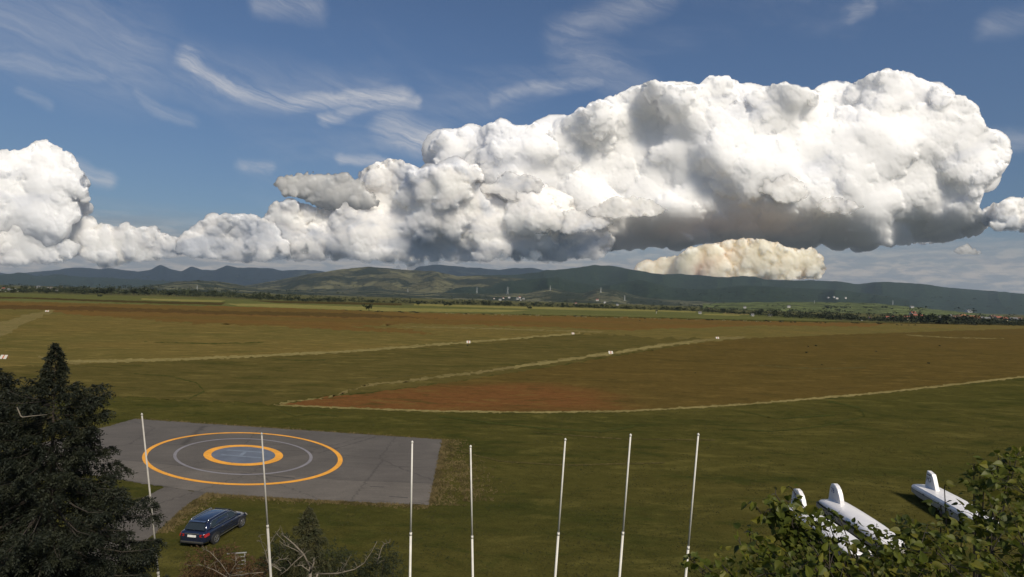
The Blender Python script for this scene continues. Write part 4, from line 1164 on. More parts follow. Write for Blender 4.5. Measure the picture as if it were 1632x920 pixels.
# --- shrubs and young conifers at the foot of the picture
YEW = foliage_mat('conifer_sprays', ((0.016, 0.023, 0.010), (0.026, 0.034, 0.013), (0.040, 0.044, 0.017)), 0.7, 0.1)
YEW2 = foliage_mat('olive_sprays', ((0.030, 0.036, 0.015), (0.045, 0.048, 0.020), (0.060, 0.056, 0.022)), 0.7, 0.1)
DEAD = foliage_mat('dead_brown_sprays', ((0.075, 0.042, 0.018), (0.115, 0.062, 0.026), (0.055, 0.036, 0.018)), 0.8, 0.15)
b2, h2 = foot(493, 808, 25.0)
make_spruce('young conifer with a pointed top in front of the helipad grass', b2, h2,
            [(0, .02), (.25, .12), (.6, .34), (1.1, .52), (1.7, .70), (2.4, .8), (3.2, .9), (h2, 1.0)], 21, name='young_conifer', mat=YEW2, dens=40, twig=0.24, zmin=1.5, width=.014, needle=.055, upturn=0.1)

def blob_shrub(label, name, cat, clumps, Y, mat, seed, dens=900, needle=.055, width=.013, twig=.2, stems=4):
    """clumps: (px, py, radius px); real spheres of hanging sprays at distance Y on a few stems"""
    rng = np.random.default_rng(seed); rr = random.Random(seed)
    cs = [(at(x, y, Y + rr.uniform(-.4, .4)), r * Y / F) for x, y, r in clumps]
    cx = sum(c[0].x for c in cs) / len(cs)
    t = empty(name, (cx, Y, 0)); tag(t, label, cat)
    cards = Cards(); mb = MB()
    org = np.array([cx, Y, 0])
    for c, r in cs:
        n = int(dens * r * r * 1.6)
        d = nrm(rng.normal(size=(n, 3))); u = rng.uniform(0.35, 1, n) ** 0.6
        lump = 1 + 0.25 * np.sin(d[:, 0] * 5 + c.x) * np.cos(d[:, 2] * 6 + c.z)
        P = np.array(c) + d * (r * u * lump)[:, None] - org
        D = nrm(d + np.array([0, 0, .2]) + rng.normal(size=(n, 3)) * .4)
        hanging_twigs(cards, rng, P, D, twig * rng.uniform(.5, 1.3, n), needle, width, 7)
        p = Vector(c) - Vector(org)
        mb.tube([(p.x * .15, p.y * .15, 0), (p.x * .5, p.y * .6, p.z * .55), tuple(p)], [.05, .035, .012], 5)
    mb.build('stems', BARK, t, True)
    cards.build('foliage', mat, t)
    return t
blob_shrub('brown dead conifer shrub below the parked car', 'dead_conifer', 'shrub', [(325, 905, 28), (352, 898, 26), (378, 915, 26), (340, 930, 34), (395, 925, 24), (310, 925, 20), (410, 905, 14)], 23.5, DEAD, 31, dens=520, twig=.3, needle=.065)
blob_shrub('dark green bushy conifer between the ladder and the young conifer', 'bushy_conifer', 'shrub', [(446, 866, 15), (455, 885, 24), (438, 905, 24), (470, 910, 26), (420, 900, 12)], 25.2, YEW, 32, dens=620)
blob_shrub('low dark shrub right of the young conifer', 'dark_shrub', 'shrub', [(530, 890, 22), (552, 896, 18), (560, 910, 18), (520, 915, 28)], 25.6, YEW, 33, dens=520)
blob_shrub('rounded dark green shrub with drooping grey twigs left of the flagpole', 'rounded_shrub', 'shrub', [(612, 888, 22), (600, 908, 24), (628, 905, 16), (585, 915, 14), (570, 922, 16)], 24.5, YEW, 34, dens=560)

def bare(label, name, polys, Y, mat=PALEB, seed=1, extra=1.0):
    rr = random.Random(seed)
    base = at(*polys[0][0][0], Y)
    t = empty(name, (base.x, Y, 0)); tag(t, label, 'tree')
    off = Vector((base.x, Y, 0))
    for i, (pts, r0, r1) in enumerate(polys):
        n = len(pts); m = MB()
        P = [at(x, y, Y + rr.uniform(-.15, .15)) - off for x, y in pts]
        if i == 0: P = [Vector((0, 0, 0))] + P
        m.tube(P, [r0 + (r1 - r0) * k / (len(P) - 1) for k in range(len(P))], 6)
        # short side twigs
        for k in range(int(3 * extra * n)):
            j = rr.randrange(max(0, len(P) - n), len(P) - 1); q = P[j].lerp(P[j + 1], rr.random())
            d = Vector((rr.uniform(-1, 1), rr.uniform(-1, 1), rr.uniform(-.2, 1))).normalized() * rr.uniform(.1, .35)
            m.tube([q, q + d * .6 + Vector((0, 0, .03)), q + d + Vector((0, 0, -.03))], [.007, .005, .002], 4)
        m.build('trunk' if i == 0 else 'branch', mat, t, True)
    return t
bare('leafless grey tree with forked pale branches at the bottom, before the conifers', 'bare_tree',
     [([(494.5, 925), (494.4, 903)], .10, .05), ([(494.4, 905), (483.7, 883), (469, 868), (455, 856), (448, 852)], .035, .012), ([(484, 884), (469.5, 896), (458, 908), (446, 917)], .022, .010),
      ([(494.4, 912), (500, 898), (500.6, 890)], .045, .02), ([(493, 910), (480, 901), (468, 903)], .016, .007), ([(484, 884), (470, 876), (452, 868), (445, 862)], .016, .006)], 22.8, seed=2)
bare('pale curved bare branches rising beside the ladder', 'bare_tree',
     [([(420, 930), (416, 918)], .06, .03), ([(416, 918), (432, 903), (445, 892), (455, 891)], .02, .006), ([(448, 910), (427, 897), (423, 880), (428.6, 869), (441, 849), (446, 843)], .022, .010), ([(423, 880), (417, 866), (414, 852)], .012, .004),
      ([(427, 897), (437, 900), (449, 908)], .012, .006), ([(440, 850), (452, 862), (453, 880)], .010, .004)], 23.2, seed=3)
bare('long pale bare branch reaching up to the right near the flagpole', 'bare_tree',
     [([(503, 925), (506, 915)], .06, .035), ([(506, 915), (539, 914), (565, 907.5), (580, 898), (592, 880), (601, 863)], .030, .007), ([(539, 914), (550, 902), (556, 890)], .012, .004), ([(600, 900), (604, 888), (608, 874), (613, 867), (622, 864)], .018, .008)], 23.6, seed=4)
bare('thin arching bare twigs in the brown dead shrub', 'bare_tree',
     [([(366, 925), (366, 918)], .05, .02), ([(366, 918), (352, 898), (335, 880), (322, 874)], .016, .006), ([(364, 918), (375, 900), (377, 885)], .010, .004), ([(362, 920), (340, 908), (318, 900), (302, 902)], .014, .006), ([(368, 918), (392, 915), (420, 912)], .02, .01)], 22.6, seed=5)

# metal ladder whose top shows between the shrubs
LAD = simple_mat('ladder_aluminium', (0.48, 0.48, 0.46), 0.4, 0.5, 0.1)
YL = 23.9
lt = empty('ladder', (at(385, 900, YL).x, YL, 0)); tag(lt, 'grey metal ladder with a crossbar, between the brown shrub and the bare branches', 'ladder')
off = Vector(lt.location)
tl, tr_, bl, br_ = [at(*p, YL) - off for p in ((374.5, 882.5), (390, 881), (377.5, 918), (391.5, 918))]
def down(a, b): return a + (b - a) * (a.z / (a.z - b.z))
gl, gr_ = down(tl, bl), down(tr_, br_)
for a, b in ((tl, gl), (tr_, gr_)):
    m = MB(); m.tube([a, b], .022, 6); m.build('rail', LAD, lt)
m = MB(); m.tube([at(362, 882.8, YL) - off, at(393, 880.8, YL) - off], .026, 6); m.build('crossbar', LAD, lt)
n = int((tl - gl).length / .14)
for k in range(1, n):
    if k > 40: break
    m = MB(); m.tube([tl.lerp(gl, k / n), tr_.lerp(gr_, k / n)], .015, 5); m.build('rung', LAD, lt)

# --- broadleaf tree close to the camera at the lower right
LEAFM = [foliage_mat('leaf_green', ((0.075, 0.095, 0.012), (0.125, 0.140, 0.018), (0.048, 0.066, 0.010)), 0.5, 0.42, 1.6),
         foliage_mat('leaf_yellow_green', ((0.135, 0.140, 0.018), (0.175, 0.160, 0.022), (0.085, 0.100, 0.012)), 0.5, 0.42, 1.6)]
def leaf_outline():
    # heart shaped blade, unit length along +x
    half = [(0, 0), (-.05, .16), (.04, .32), (.22, .41), (.45, .38), (.68, .24), (.86, .10), (1.0, 0)]
    return half
def leaf_verts(rng, n):
    half = leaf_outline()
    return half
def leaf_np(P, A, N, size):
    """P root, A along, N normal, all (n,3) -> verts (n*k,3), faces"""
    half = leaf_outline(); k = len(half)
    Bv = np.cross(N, A)
    vs = []
    for x, y in half:                       # upper half, midrib dips
        vs.append(P + (A * x + Bv * y + N * (abs(y) * .28 - x * x * .18)) * size[:, None])
    for x, y in half[1:-1]:
        vs.append(P + (A * x - Bv * y + N * (abs(y) * .28 - x * x * .18)) * size[:, None])
    vs.append(P - A * size[:, None] * .55 + N * size[:, None] * .1)
    vs.append(P - A * size[:, None] * .5 + Bv * size[:, None] * .02)
    V = np.stack(vs, 1)
    K = V.shape[1]
    up = list(range(k)); lo = [0] + list(range(k, k + k - 2)) + [k - 1]
    faces = [(0, k - 1, b, a) for a, b in zip(up[1:-1], up[2:-1])]
    tri = []
    for seq, flip in ((up, False), (lo, True)):
        for a, b in zip(seq[1:-1], seq[2:]):
            tri.append((0, b, a) if flip else (0, a, b))
    tri.append((0, K - 2, K - 1))
    return V, np.array(tri), K

BT_Y = 7.6
tb = empty('broadleaf_tree', (7.6, 8.6, 0)); tag(tb, 'leafy broadleaf tree close by at the lower right, covering part of the white trailers', 'tree')
clumps = [(1150, 935, 30, 7.6), (1195, 915, 30, 7.8), (1222, 882, 22, 8.1), (1218, 915, 44, 7.4), (1250, 880, 40, 7.9), (1262, 850, 28, 8.2), (1268, 915, 50, 7.2), (1296, 872, 30, 7.8), (1322, 908, 46, 7.3),
          (1362, 896, 30, 7.7), (1385, 925, 40, 7.2), (1425, 905, 50, 7.4), (1440, 868, 24, 8.4), (1450, 842, 16, 8.6), (1465, 880, 50, 7.6), (1492, 862, 34, 8.2), (1515, 900, 56, 7.2), (1532, 862, 40, 7.9),
          (1556, 826, 26, 8.3), (1585, 824, 44, 7.9), (1590, 775, 40, 8.3), (1610, 748, 28, 8.6), (1640, 790, 70, 7.8), (1580, 880, 60, 7.4), (1632, 870, 70, 7.3), (1562, 760, 18, 8.7), (1680, 760, 50, 8.2), (1690, 860, 80, 7.6),
          (1450, 950, 70, 7.0), (1330, 960, 70, 7.0), (1560, 960, 80, 6.9), (1230, 965, 60, 7.2)]
sparse = [(1256, 800, 15, 8.2, 16), (1262, 836, 18, 8.0, 26), (1110, 905, 18, 8.0, 14), (1150, 900, 26, 7.9, 24), (1195, 868, 22, 8.1, 18), (1275, 858, 22, 8.1, 40), (1250, 812, 16, 8.3, 20), (1285, 832, 16, 8.2, 26), (1308, 868, 18, 8.1, 26), (1398, 884, 24, 8.0, 40), (1345, 858, 14, 8.2, 14), (1270, 822, 20, 8.2, 26), (1292, 838, 20, 8.1, 26), (1240, 838, 18, 8.2, 22), (1318, 850, 16, 8.1, 18), (1100, 892, 8, 8.1, 4), (1225, 812, 22, 8.3, 22), (1252, 828, 24, 8.3, 26), (1236, 788, 12, 8.4, 6), (1262, 778, 9, 8.4, 4), (1200, 800, 12, 8.4, 4), (1192, 850, 16, 8.3, 8), (1505, 776, 9, 8.7, 4), (1338, 825, 16, 8.4, 14), (1312, 812, 12, 8.4, 8),
          (1392, 858, 18, 8.3, 20), (1415, 870, 18, 8.2, 22), (1552, 742, 8, 8.8, 5), (1592, 728, 8, 8.8, 6), (1622, 724, 12, 8.8, 9), (1500, 806, 14, 8.5, 12), (1362, 838, 10, 8.4, 8), (1570, 735, 6, 8.8, 3), (1115, 895, 10, 8.0, 7), (1180, 868, 12, 8.1, 6)]
rng = np.random.default_rng(77); rr = random.Random(77)
PP = []; CC_ = []
lim = MB()
root = Vector((7.6, 8.6, 0)); crown0 = Vector((6.3, 8.3, 8.8))
allc = [(x, y, r, Y, None) for x, y, r, Y in clumps] + sparse
for x, y, r, Y, cnt in allc:
    c = at(x, y, Y); R_ = r * Y / F
    n = cnt if cnt else int(18 + 440 * R_ * R_)
    d = nrm(rng.normal(size=(n, 3))); u = rng.uniform(0.15, 1.0, n) ** 0.5
    q = np.array(c) + d * (R_ * u)[:, None] * np.array([1.05, 1.5, 1.0])
    PP.append(q); CC_.append(d)
    # a limb to every clump and twigs inside it
    hub = crown0.lerp(Vector(c), 0.45) + Vector((rr.uniform(-.2, .2), rr.uniform(-.2, .2), -.25))
    lim.tube([crown0 - root, hub - root, Vector(c) - root], [.035, .02, .006], 5)
    for _ in range(max(2, n // 14)):
        k = rr.randrange(n); e = Vector(q[k])
        lim.tube([Vector(c) - root, (Vector(c) + e) / 2 - root + Vector((0, 0, .02)), e - root], [.006, .004, .002], 4, False)
P = np.concatenate(PP); Dn = np.concatenate(CC_)
n = len(P)
A = nrm(Dn * np.array([1, 1, .5]) + rng.normal(size=(n, 3)) * .7 + np.array([0, 0, -.35]))
N = nrm(np.array([0, 0, 1.0]) + rng.normal(size=(n, 3)) * .55 + np.array([0, -.45, 0]))
N = nrm(N - A * (N * A).sum(1, keepdims=True))
size = .052 + .088 * rng.uniform(0, 1, n) ** 1.5
m = MB(); m.tube([(0, 0, 0), (-.1, 0, 3), (-.5, -.1, 6.5), crown0 - root], [.22, .18, .12, .06], 12); m.build('trunk', BARK, tb, True)
lim.build('limbs', BARK, tb)
# the leaves that show largest are parts of their own, the rest one mass
depth = P[:, 1]; vis = (P[:, 2] > 15 + (460 - 918) / F * P[:, 1] * 1.0)
order = np.argsort(-(size / depth) - 0.0 + (~vis) * 9)
single = order[rng.permutation(min(900, len(order)))[:280]]
mask = np.zeros(n, bool); mask[single] = True
V, tri, K = leaf_np(P - np.array(root), A, N, size)
for gi in range(2):
    sel = np.nonzero(~mask & ((np.arange(n) % 5 < 4) if gi == 0 else (np.arange(n) % 5 == 4)))[0]
    Vv = V[sel].reshape(-1, 3); Fv = (tri[None] + (np.arange(len(sel)) * K)[:, None, None]).reshape(-1, 3)
    o = np_mesh('foliage', Vv, Fv, LEAFM[gi], tb, False); o['kind'] = 'stuff'
protos = []
for gi in range(2):
    V1, t1, K1 = leaf_np(np.zeros((1, 3)), np.array([[1.0, 0, 0]]), np.array([[0, 0, 1.0]]), np.array([1.0]))
    me = bpy.data.meshes.new('leaf'); me.from_pydata([tuple(v) for v in V1[0]], [], [tuple(int(k) for k in f) for f in t1]); me.materials.append(LEAFM[gi]); protos.append(me)
for k in single:
    o = bpy.data.objects.new('leaf', protos[int(k) % 3 == 0]); COL.objects.link(o); o.parent = tb
    a = Vector(A[k]); nn = Vector(N[k]); b_ = nn.cross(a)
    M3 = Matrix((a, b_, nn)).transposed().to_4x4()
    o.matrix_local = Matrix.Translation(Vector(P[k]) - root) @ M3 @ Matrix.Scale(float(size[k]), 4)

# ---------------------------------------------------------------- far trees, houses, pylons, field markers
bpy.context.view_layer.update()
DG = bpy.context.evaluated_depsgraph_get()
from mathutils.bvhtree import BVHTree
BV = [BVHTree.FromObject(o, DG) for o in COL.objects if o.type == 'MESH' and o.name.split('.')[0] in ('ground', 'mountain', 'hills', 'forest_hill', 'meadow_hill', 'low_hill')]
def hit(px, py):
    """where the sight line meets the ground or a hill"""
    d = ray(px, py); best = None
    for b in BV:
        loc, nn, idx, dist = b.ray_cast(CAM, d, 60000)
        if loc is not None and (best is None or dist < best[1]): best = (loc, dist)
    return best[0] if best else None
def drop(x, y):
    """ground or hill height under a point"""
    z = 0
    for b in BV:
        loc, nn, idx, dist = b.ray_cast(Vector((x, y, 3000)), Vector((0, 0, -1)), 6000)
        if loc is not None: z = max(z, loc.z)
    return z

TREE_A = foliage_mat('far_foliage_dark', ((0.016, 0.024, 0.011), (0.026, 0.034, 0.014), (0.036, 0.042, 0.016)), 0.8, 0.05, 0.2)
TREE_B = foliage_mat('far_foliage_light', ((0.040, 0.050, 0.020), (0.060, 0.068, 0.026), (0.032, 0.040, 0.016)), 0.8, 0.1, 0.2)
def crown_mesh(seed, w, h, mat, n=150, conic=False):
    """crown 1 unit tall scale: clumps of leaf faces round a lumpy core"""
    rng = np.random.default_rng(seed)
    lumps = [(rng.normal(0, .22, 3) * np.array([w, w, .8]) + np.array([0, 0, h * .58])) for _ in range(7)]
    c = Cards()
    for l in lumps:
        k = n // 7
        d = nrm(rng.normal(size=(k, 3))); r = rng.uniform(.10, .28, (k, 1)) * np.array([w, w, .9])
        P = l + d * r; P[:, 2] = np.clip(P[:, 2], .16 * h, None)
        A = nrm(d + rng.normal(size=(k, 3)) * .8) * rng.uniform(.10, .24, (k, 1)) * (.5 + .5 * w)
        B = nrm(np.cross(A, rng.normal(size=(k, 3)))) * rng.uniform(.05, .11, (k, 1)) * (.5 + .5 * w)
        c.rhomb(P - A * .5, A, B)
    V = np.concatenate(c.V).reshape(-1, 3)
    return V
def mesh_from(name, V, mat):
    me = bpy.data.meshes.new(name)
    n = len(V) // 4
    me.from_pydata([tuple(v) for v in V], [], [tuple(range(4 * i, 4 * i + 4)) for i in range(n)])
    me.materials.append(mat)
    return me
crowns = [mesh_from('crown', crown_mesh(s, w, h, None), m_) for s, w, h, m_ in ((1, 1.0, 1.0, TREE_A), (2, 1.3, .95, TREE_A), (3, .75, 1.1, TREE_A), (4, 1.1, 1.0, TREE_B), (5, 1.5, .9, TREE_A), (6, .5, 1.2, TREE_B))]
tb_ = MB(); tb_.tube([(0, 0, 0), (.01, 0, .3), (0, 0, .62)], [.035, .026, .012], 5)
trunk_me = bpy.data.meshes.new('trunk'); trunk_me.from_pydata(tb_.v, [], tb_.f); trunk_me.materials.append(BARK)
rr = random.Random(4)
def far_tree(p, h, label, group, kind=None, wide=1.0, name='distant_tree', cat='tree'):
    k = rr.randrange(6) if kind is None else kind
    t = empty(name, p, rr.uniform(0, 6.28)); tag(t, label, cat, group)
    t.scale = (h * wide, h * wide, h)
    a = bpy.data.objects.new('crown', crowns[k]); link(a, t)
    b = bpy.data.objects.new('trunk', trunk_me); link(b, t)
    return t
far_tree(hit(588, 496), 12.5 * (hit(588, 496) - CAM).length / F, 'single dark round tree standing alone behind the orange meadow', None, 1, 0.9)
far_tree(hit(667, 487), 5.0 * 1200 / F, 'small dark tree alone in the pale crop left of a bigger one', None, 1, 1.2)
far_tree(hit(714, 488.5), 7.0 * 1200 / F, 'dark bushy tree alone on the far edge of the pale crop, centre', None, 4, 1.0)
far_tree(hit(845, 492.5), 4.0 * 1200 / F, 'low dark bush at the end of the dark line in the green crop', None, 4, 1.3)
far_tree(hit(1046, 498), 4.5 * 1000 / F, 'small upright dark tree beside a pale post on the far green crop', None, 2, 0.9)
far_tree(hit(159, 473.5), 5.0 * 900 / F, 'dark round bush on the green strip before the left village', None, 4, 1.0)
far_tree(hit(133, 469.5), 3.5 * 1000 / F, 'little dark bush left of the round bush before the left village', None, 4, 1.2)
BASE = [(-100, 465), (0, 467), (100, 468), (250, 471.5), (340, 474), (460, 480.5), (640, 484), (800, 488), (950, 492), (1100, 496.5), (1200, 503), (1250, 507), (1400, 513), (1500, 517), (1632, 520), (1750, 523)]
def base_y(x): return float(np.interp(x, [b[0] for b in BASE], [b[1] for b in BASE]))
HT = [(0, 6), (230, 10), (330, 8), (470, 7), (640, 4), (800, 6), (1000, 5), (1180, 6), (1260, 9), (1330, 8), (1420, 7), (1460, 11), (1540, 9), (1632, 6)]
for k in range(285):
    x = rr.uniform(-30, 1665)
    y = base_y(x) - abs(rr.gauss(0, 1.3)) + .2
    p = hit(x, y)
    if p is None: continue
    d = (p - CAM).length
    hp = float(np.interp(x, [b[0] for b in HT], [b[1] for b in HT])) * rr.uniform(.55, 1.25)
    far_tree(p, hp * d / F, 'tree in the long row at the far edge of the airfield before the hills', 'trees in the row at the far edge of the airfield', None, rr.uniform(.8, 1.5))
# woods and hedges further back: too many to count
WV = []; rng = np.random.default_rng(5)
cv = [crown_mesh(s, w, 1.0, None, 42) for s, w in ((11, 1.2), (12, 1.5), (13, .9), (14, 1.8))]
def wood(n, f):
    out = []
    for _ in range(n):
        x, y, hpx, wd = f()
        p = hit(x, y)
        if p is None: continue
        s = hpx * (p - CAM).length / F
        a = rng.uniform(0, 6.28); ca, sa = cos(a), sin(a)
        v = cv[rng.integers(0, 4)] * np.array([s * wd, s * wd, s])
        v = np.stack([v[:, 0] * ca - v[:, 1] * sa, v[:, 0] * sa + v[:, 1] * ca, v[:, 2]], 1) + np.array(p)
        out.append(v)
    return out
def f_band():
    x = rng.uniform(-60, 1700); y = base_y(x) - rng.exponential(3.5)
    hz_ = horizon(x)
    return x, max(y, hz_ + 1.6), float(np.interp(x, [b[0] for b in HT], [b[1] for b in HT])) * rng.uniform(.45, .8), rng.uniform(1, 1.9)
def f_front():
    x = rng.uniform(-60, 1700); y = base_y(x) - rng.uniform(-.2, .8)
    return x, y, float(np.interp(x, [b[0] for b in HT], [b[1] for b in HT])) * rng.uniform(.35, .65), rng.uniform(1.2, 2.2)
def f_hill():
    x = rng.uniform(0, 1632); return x, horizon(x) - rng.uniform(0, 22), rng.uniform(1.4, 2.6), rng.uniform(1.2, 2.4)
def f_village():
    x = rng.uniform(1400, 1660); return x, base_y(x) - rng.uniform(0, 9), rng.uniform(3, 6), rng.uniform(1, 1.7)
for nm, mt, jobs, lab in (('distant_wood', TREE_A, ((900, f_band), (420, f_front), (170, f_village)), None), ('distant_hedges', TREE_B, ((420, f_band), (380, f_hill)), None)):
    vs = []
    for n_, f_ in jobs: vs += wood(n_, f_)
    V = np.concatenate(vs); Fq = np.arange(len(V)).reshape(-1, 4)
    o = np_mesh(nm, V, Fq, mt, None, False); o['kind'] = 'stuff'
# low bushes along the far edge of the orange meadow
EDGE = [(520, 493), (600, 497), (700, 499.5), (860, 503), (1000, 507), (1100, 509.5), (1200, 512), (1300, 515), (1400, 516), (1632, 519)]
def edge_y(x): return float(np.interp(x, [b[0] for b in EDGE], [b[1] for b in EDGE]))
for k in range(46):
    x = rr.choice([rr.uniform(520, 720), rr.uniform(720, 1130), rr.uniform(1130, 1420)])
    p = hit(x, edge_y(x) + rr.uniform(-.5, .9)); d = (p - CAM).length
    far_tree(p, rr.uniform(1.2, 2.6) * d / F, 'small dark bush on the far edge of the orange meadow', 'small bushes along the far edge of the orange meadow', 4, rr.uniform(1.2, 2.2), 'field_bush', 'bush')
for x, y, s in ((745, 552, 3), (1300, 552, 3), (1285, 563, 3.4), (1288, 553, 2.2), (1480, 580, 3), (1498, 552, 2.4), (1108, 595, 2), (1310, 582, 2), (1396, 561, 2), (1020, 511.5, 2), (1554, 519, 2.5), (1430, 518.5, 2.2), (1437, 518.8, 2), (1448, 519, 2), (1458, 519, 2.2), (1358, 515, 2.6), (1603, 517, 3.2)):
    p = hit(x, y); far_tree(p, s * .8 * (p - CAM).length / F, 'tiny dark weed clump standing out in the brown meadow', 'dark weed clumps in the brown meadow', 4, 1.0, 'weed_clump', 'weed')
REED = foliage_mat('dry_reed', ((0.30, 0.26, 0.13), (0.38, 0.32, 0.17), (0.22, 0.20, 0.09)), 0.8, .2, .5)
def reed_mesh(seed):
    rng = np.random.default_rng(seed); c = Cards(); n = 40
    P = rng.normal(0, .22, (n, 3)); P[:, 2] = 0
    A = nrm(np.array([0, 0, 1.0]) + rng.normal(0, .25, (n, 3))) * rng.uniform(.6, 1.1, (n, 1)); B = nrm(np.cross(A, rng.normal(size=(n, 3)))) * .05
    c.rhomb(P, A, B); return mesh_from('reed_clump', np.concatenate(c.V).reshape(-1, 3), REED)
reeds = [reed_mesh(k) for k in range(3)]
for k in range(64):
    x = rr.choice([rr.uniform(640, 860), rr.uniform(780, 1000), rr.uniform(900, 1130), rr.uniform(1000, 1260)])
    p = hit(x, edge_y(x) + rr.uniform(.2, 1.2)); s = rr.uniform(1.2, 2.1) * (p - CAM).length / F
    o = bpy.data.objects.new('reed_clump', reeds[k % 3]); COL.objects.link(o); o.location = p; o.scale = (s * 1.6, s * 1.6, s)
    tag(o, 'pale dry clump of reeds between the orange meadow and the green crop', 'reeds', 'pale reed clumps along the orange meadow')
# dots of trees on the green pasture
for x, y, s in ((1316, 491, 3.5), (1319, 492, 3), (1325, 491, 2.4), (1331, 491.5, 3), (1341, 491.5, 3), (1346, 492, 2.6), (1349, 491.5, 2.6), (1355, 491.5, 2.6), (1377, 491, 2.6), (1406, 491.5, 3), (1411, 491, 3), (1413, 491.5, 3), (1422, 493.5, 2.6), (1380, 492, 2.4), (1313, 493.5, 3)):
    p = hit(x, y)
    far_tree(p, s * (p - CAM).length / F, 'small tree dotted on the bright green pasture before the right hand hills', 'trees dotted on the green pasture', 1, 1.1)

# houses
WALLS = [simple_mat('plaster_' + n_, c_, .85, 0, .1, .8) for n_, c_ in (('white', (.50, .48, .44)), ('cream', (.50, .42, .30)), ('pink', (.48, .36, .30)), ('grey', (.36, .36, .35)))]
ROOFS = [simple_mat('roof_' + n_, c_, .85, 0, .25, .8) for n_, c_ in (('red', (.23, .075, .045)), ('brown', (.12, .07, .045)), ('grey', (.16, .16, .16)), ('orange', (.30, .13, .06)))]
WIN = simple_mat('window_dark', (.03, .035, .04), .2)
def make_house(p, w, dpt, h, wi, ri, rz, label, group, windows=True, hip=False):
    t = empty('house', p, rz); tag(t, label, 'house', group)
    m = MB(); m.box((0, 0, h / 2 - .3), (w, dpt, h + .6))
    g = .42 * dpt
    m.add([(-w / 2, -dpt / 2, h), (-w / 2, dpt / 2, h), (-w / 2, 0, h + g), (w / 2, -dpt / 2, h), (w / 2, dpt / 2, h), (w / 2, 0, h + g)], [(0, 2, 1), (3, 4, 5)])
    m.build('wall', WALLS[wi], t)
    m = MB(); e = .45
    for s in (-1, 1):
        a = [(-w / 2 - e, s * (dpt / 2 + e), h - e * .84 + .02), (w / 2 + e, s * (dpt / 2 + e), h - e * .84 + .02), (w / 2 + e, 0, h + g + .02), (-w / 2 - e, 0, h + g + .02)]
        b = [(x, y, z + .22) for x, y, z in a]
        m.add(a + b, [(0, 1, 2, 3), (7, 6, 5, 4), (0, 4, 5, 1), (1, 5, 6, 2), (3, 7, 4, 0)])
    r = m.build('roof', ROOFS[ri], t)
    m = MB(); m.box((w * .2, dpt * .12, h + g * 1.1), (.7, .7, g * .9 + .8)); m.build('chimney', ROOFS[1], r)
    if windows:
        nwin = max(2, int(w / 3.2))
        for k in range(nwin):
            x = -w / 2 + w * (k + .5) / nwin
            for z in ([1.6] if h < 4.5 else [1.6, 4.4]):
                m = MB(); m.box((x, -dpt / 2 - .03, z), (1.1, .1, 1.3)); m.build('window', WIN, t)
        m = MB(); m.box((w / 2 + .03, 0, h * .55), (.1, 1.0, 1.3)); m.build('window', WIN, t)
    return t
VIL = [(1420.5, 511.5, 16, 3, 2, 0, 'long low pink house with red roof at the left end of the right hand village'), (1455, 503.5, 8, 5, 0, 0, 'tall white house with red roof standing above the others in the right hand village'),
       (1439, 511.5, 6, 3.5, 2, 0, 'small pink house right of the long low house'), (1447, 510.5, 9, 4.5, 1, 0, 'red roofed house below the tall white house'), (1462, 507.5, 12, 4, 2, 0, 'broad red roofed house below and right of the tall white house'),
       (1472.5, 511.5, 5, 3, 0, 2, 'small white house with grey roof at the front of the village'), (1484, 508, 6, 4, 3, 2, 'grey walled house in the middle of the village trees'), (1485.5, 513, 7, 2.2, 0, 2, 'low pale shed at the front edge of the village'),
       (1497, 507, 3.5, 3, 0, 2, 'tiny white house half hidden by trees, centre of the village'), (1503, 508.5, 4.5, 3, 3, 2, 'small grey house beside a tiny white one'), (1516.6, 505, 4, 3, 0, 2, 'white house higher up behind the cream house'),
       (1515, 509.5, 4, 3, 0, 1, 'small white brown roofed house left of the cream house'), (1524, 511, 11, 5, 1, 1, 'cream house with brown roof in the right hand village'), (1534, 508, 9, 4.5, 1, 3, 'orange roofed cream house behind the brown roofed one'),
       (1543, 510, 8, 4, 2, 1, 'brown roofed pink house between two cream ones'), (1553, 512, 11, 6, 1, 3, 'largest cream house with orange roof in the right part of the village'), (1565, 511, 5, 5, 0, 2, 'narrow white house right of the largest cream one'),
       (1573, 512, 7, 4.5, 3, 2, 'grey house with pale gable near the right edge trees'), (1591, 510.5, 9, 4, 2, 0, 'pink house with red roof near the right edge'), (1600, 511, 7, 3.5, 1, 0, 'cream house with red roof near the right edge'),
       (1615, 512, 8, 3.6, 0, 2, 'white house with grey roof, second from the right edge'), (1624, 511, 6, 3.6, 0, 1, 'white house with brown roof at the right edge'), (1582, 508, 8, 3.4, 1, 1, 'brown roofed house behind the grey gabled one'),
       (1227.3, 504, 5, 2.6, 0, 2, 'white house alone right of centre at the meadow edge'), (1199, 504, 3.6, 2.6, 0, 2, 'little white house beside a dark tree right of centre'), (1115.5, 500.5, 4.2, 2.6, 0, 2, 'small white building on the far green crop'),
       (1131, 493.6, 4, 2, 0, 1, 'pale house in the trees above the white building'), (1257, 490.5, 4.2, 3, 0, 2, 'white house on the green slope right of centre'), (1187, 491.5, 4, 2.4, 0, 2, 'white house at the left foot of the green slope'),
       (1320, 475.6, 3, 2, 3, 2, 'leftmost white house in the hillside hamlet'), (1329, 475, 3, 2.4, 0, 2, 'second white house in the hillside hamlet'), (1333.5, 477, 3.6, 2.6, 0, 2, 'largest white house in the hillside hamlet'),
       (1347.5, 476.4, 2.6, 3, 0, 2, 'tall white house at the right of the hillside hamlet'), (1544, 498, 8, 2.4, 0, 2, 'long white building on the slope behind the village'), (1453, 491, 5, 2.2, 3, 2, 'grey white building on the slope right of the pasture'),
       (1372, 511, 3, 3, 3, 1, 'little grey hut before the dark trees'), (1386, 508.5, 3, 2, 3, 1, 'small grey house left of the village')]
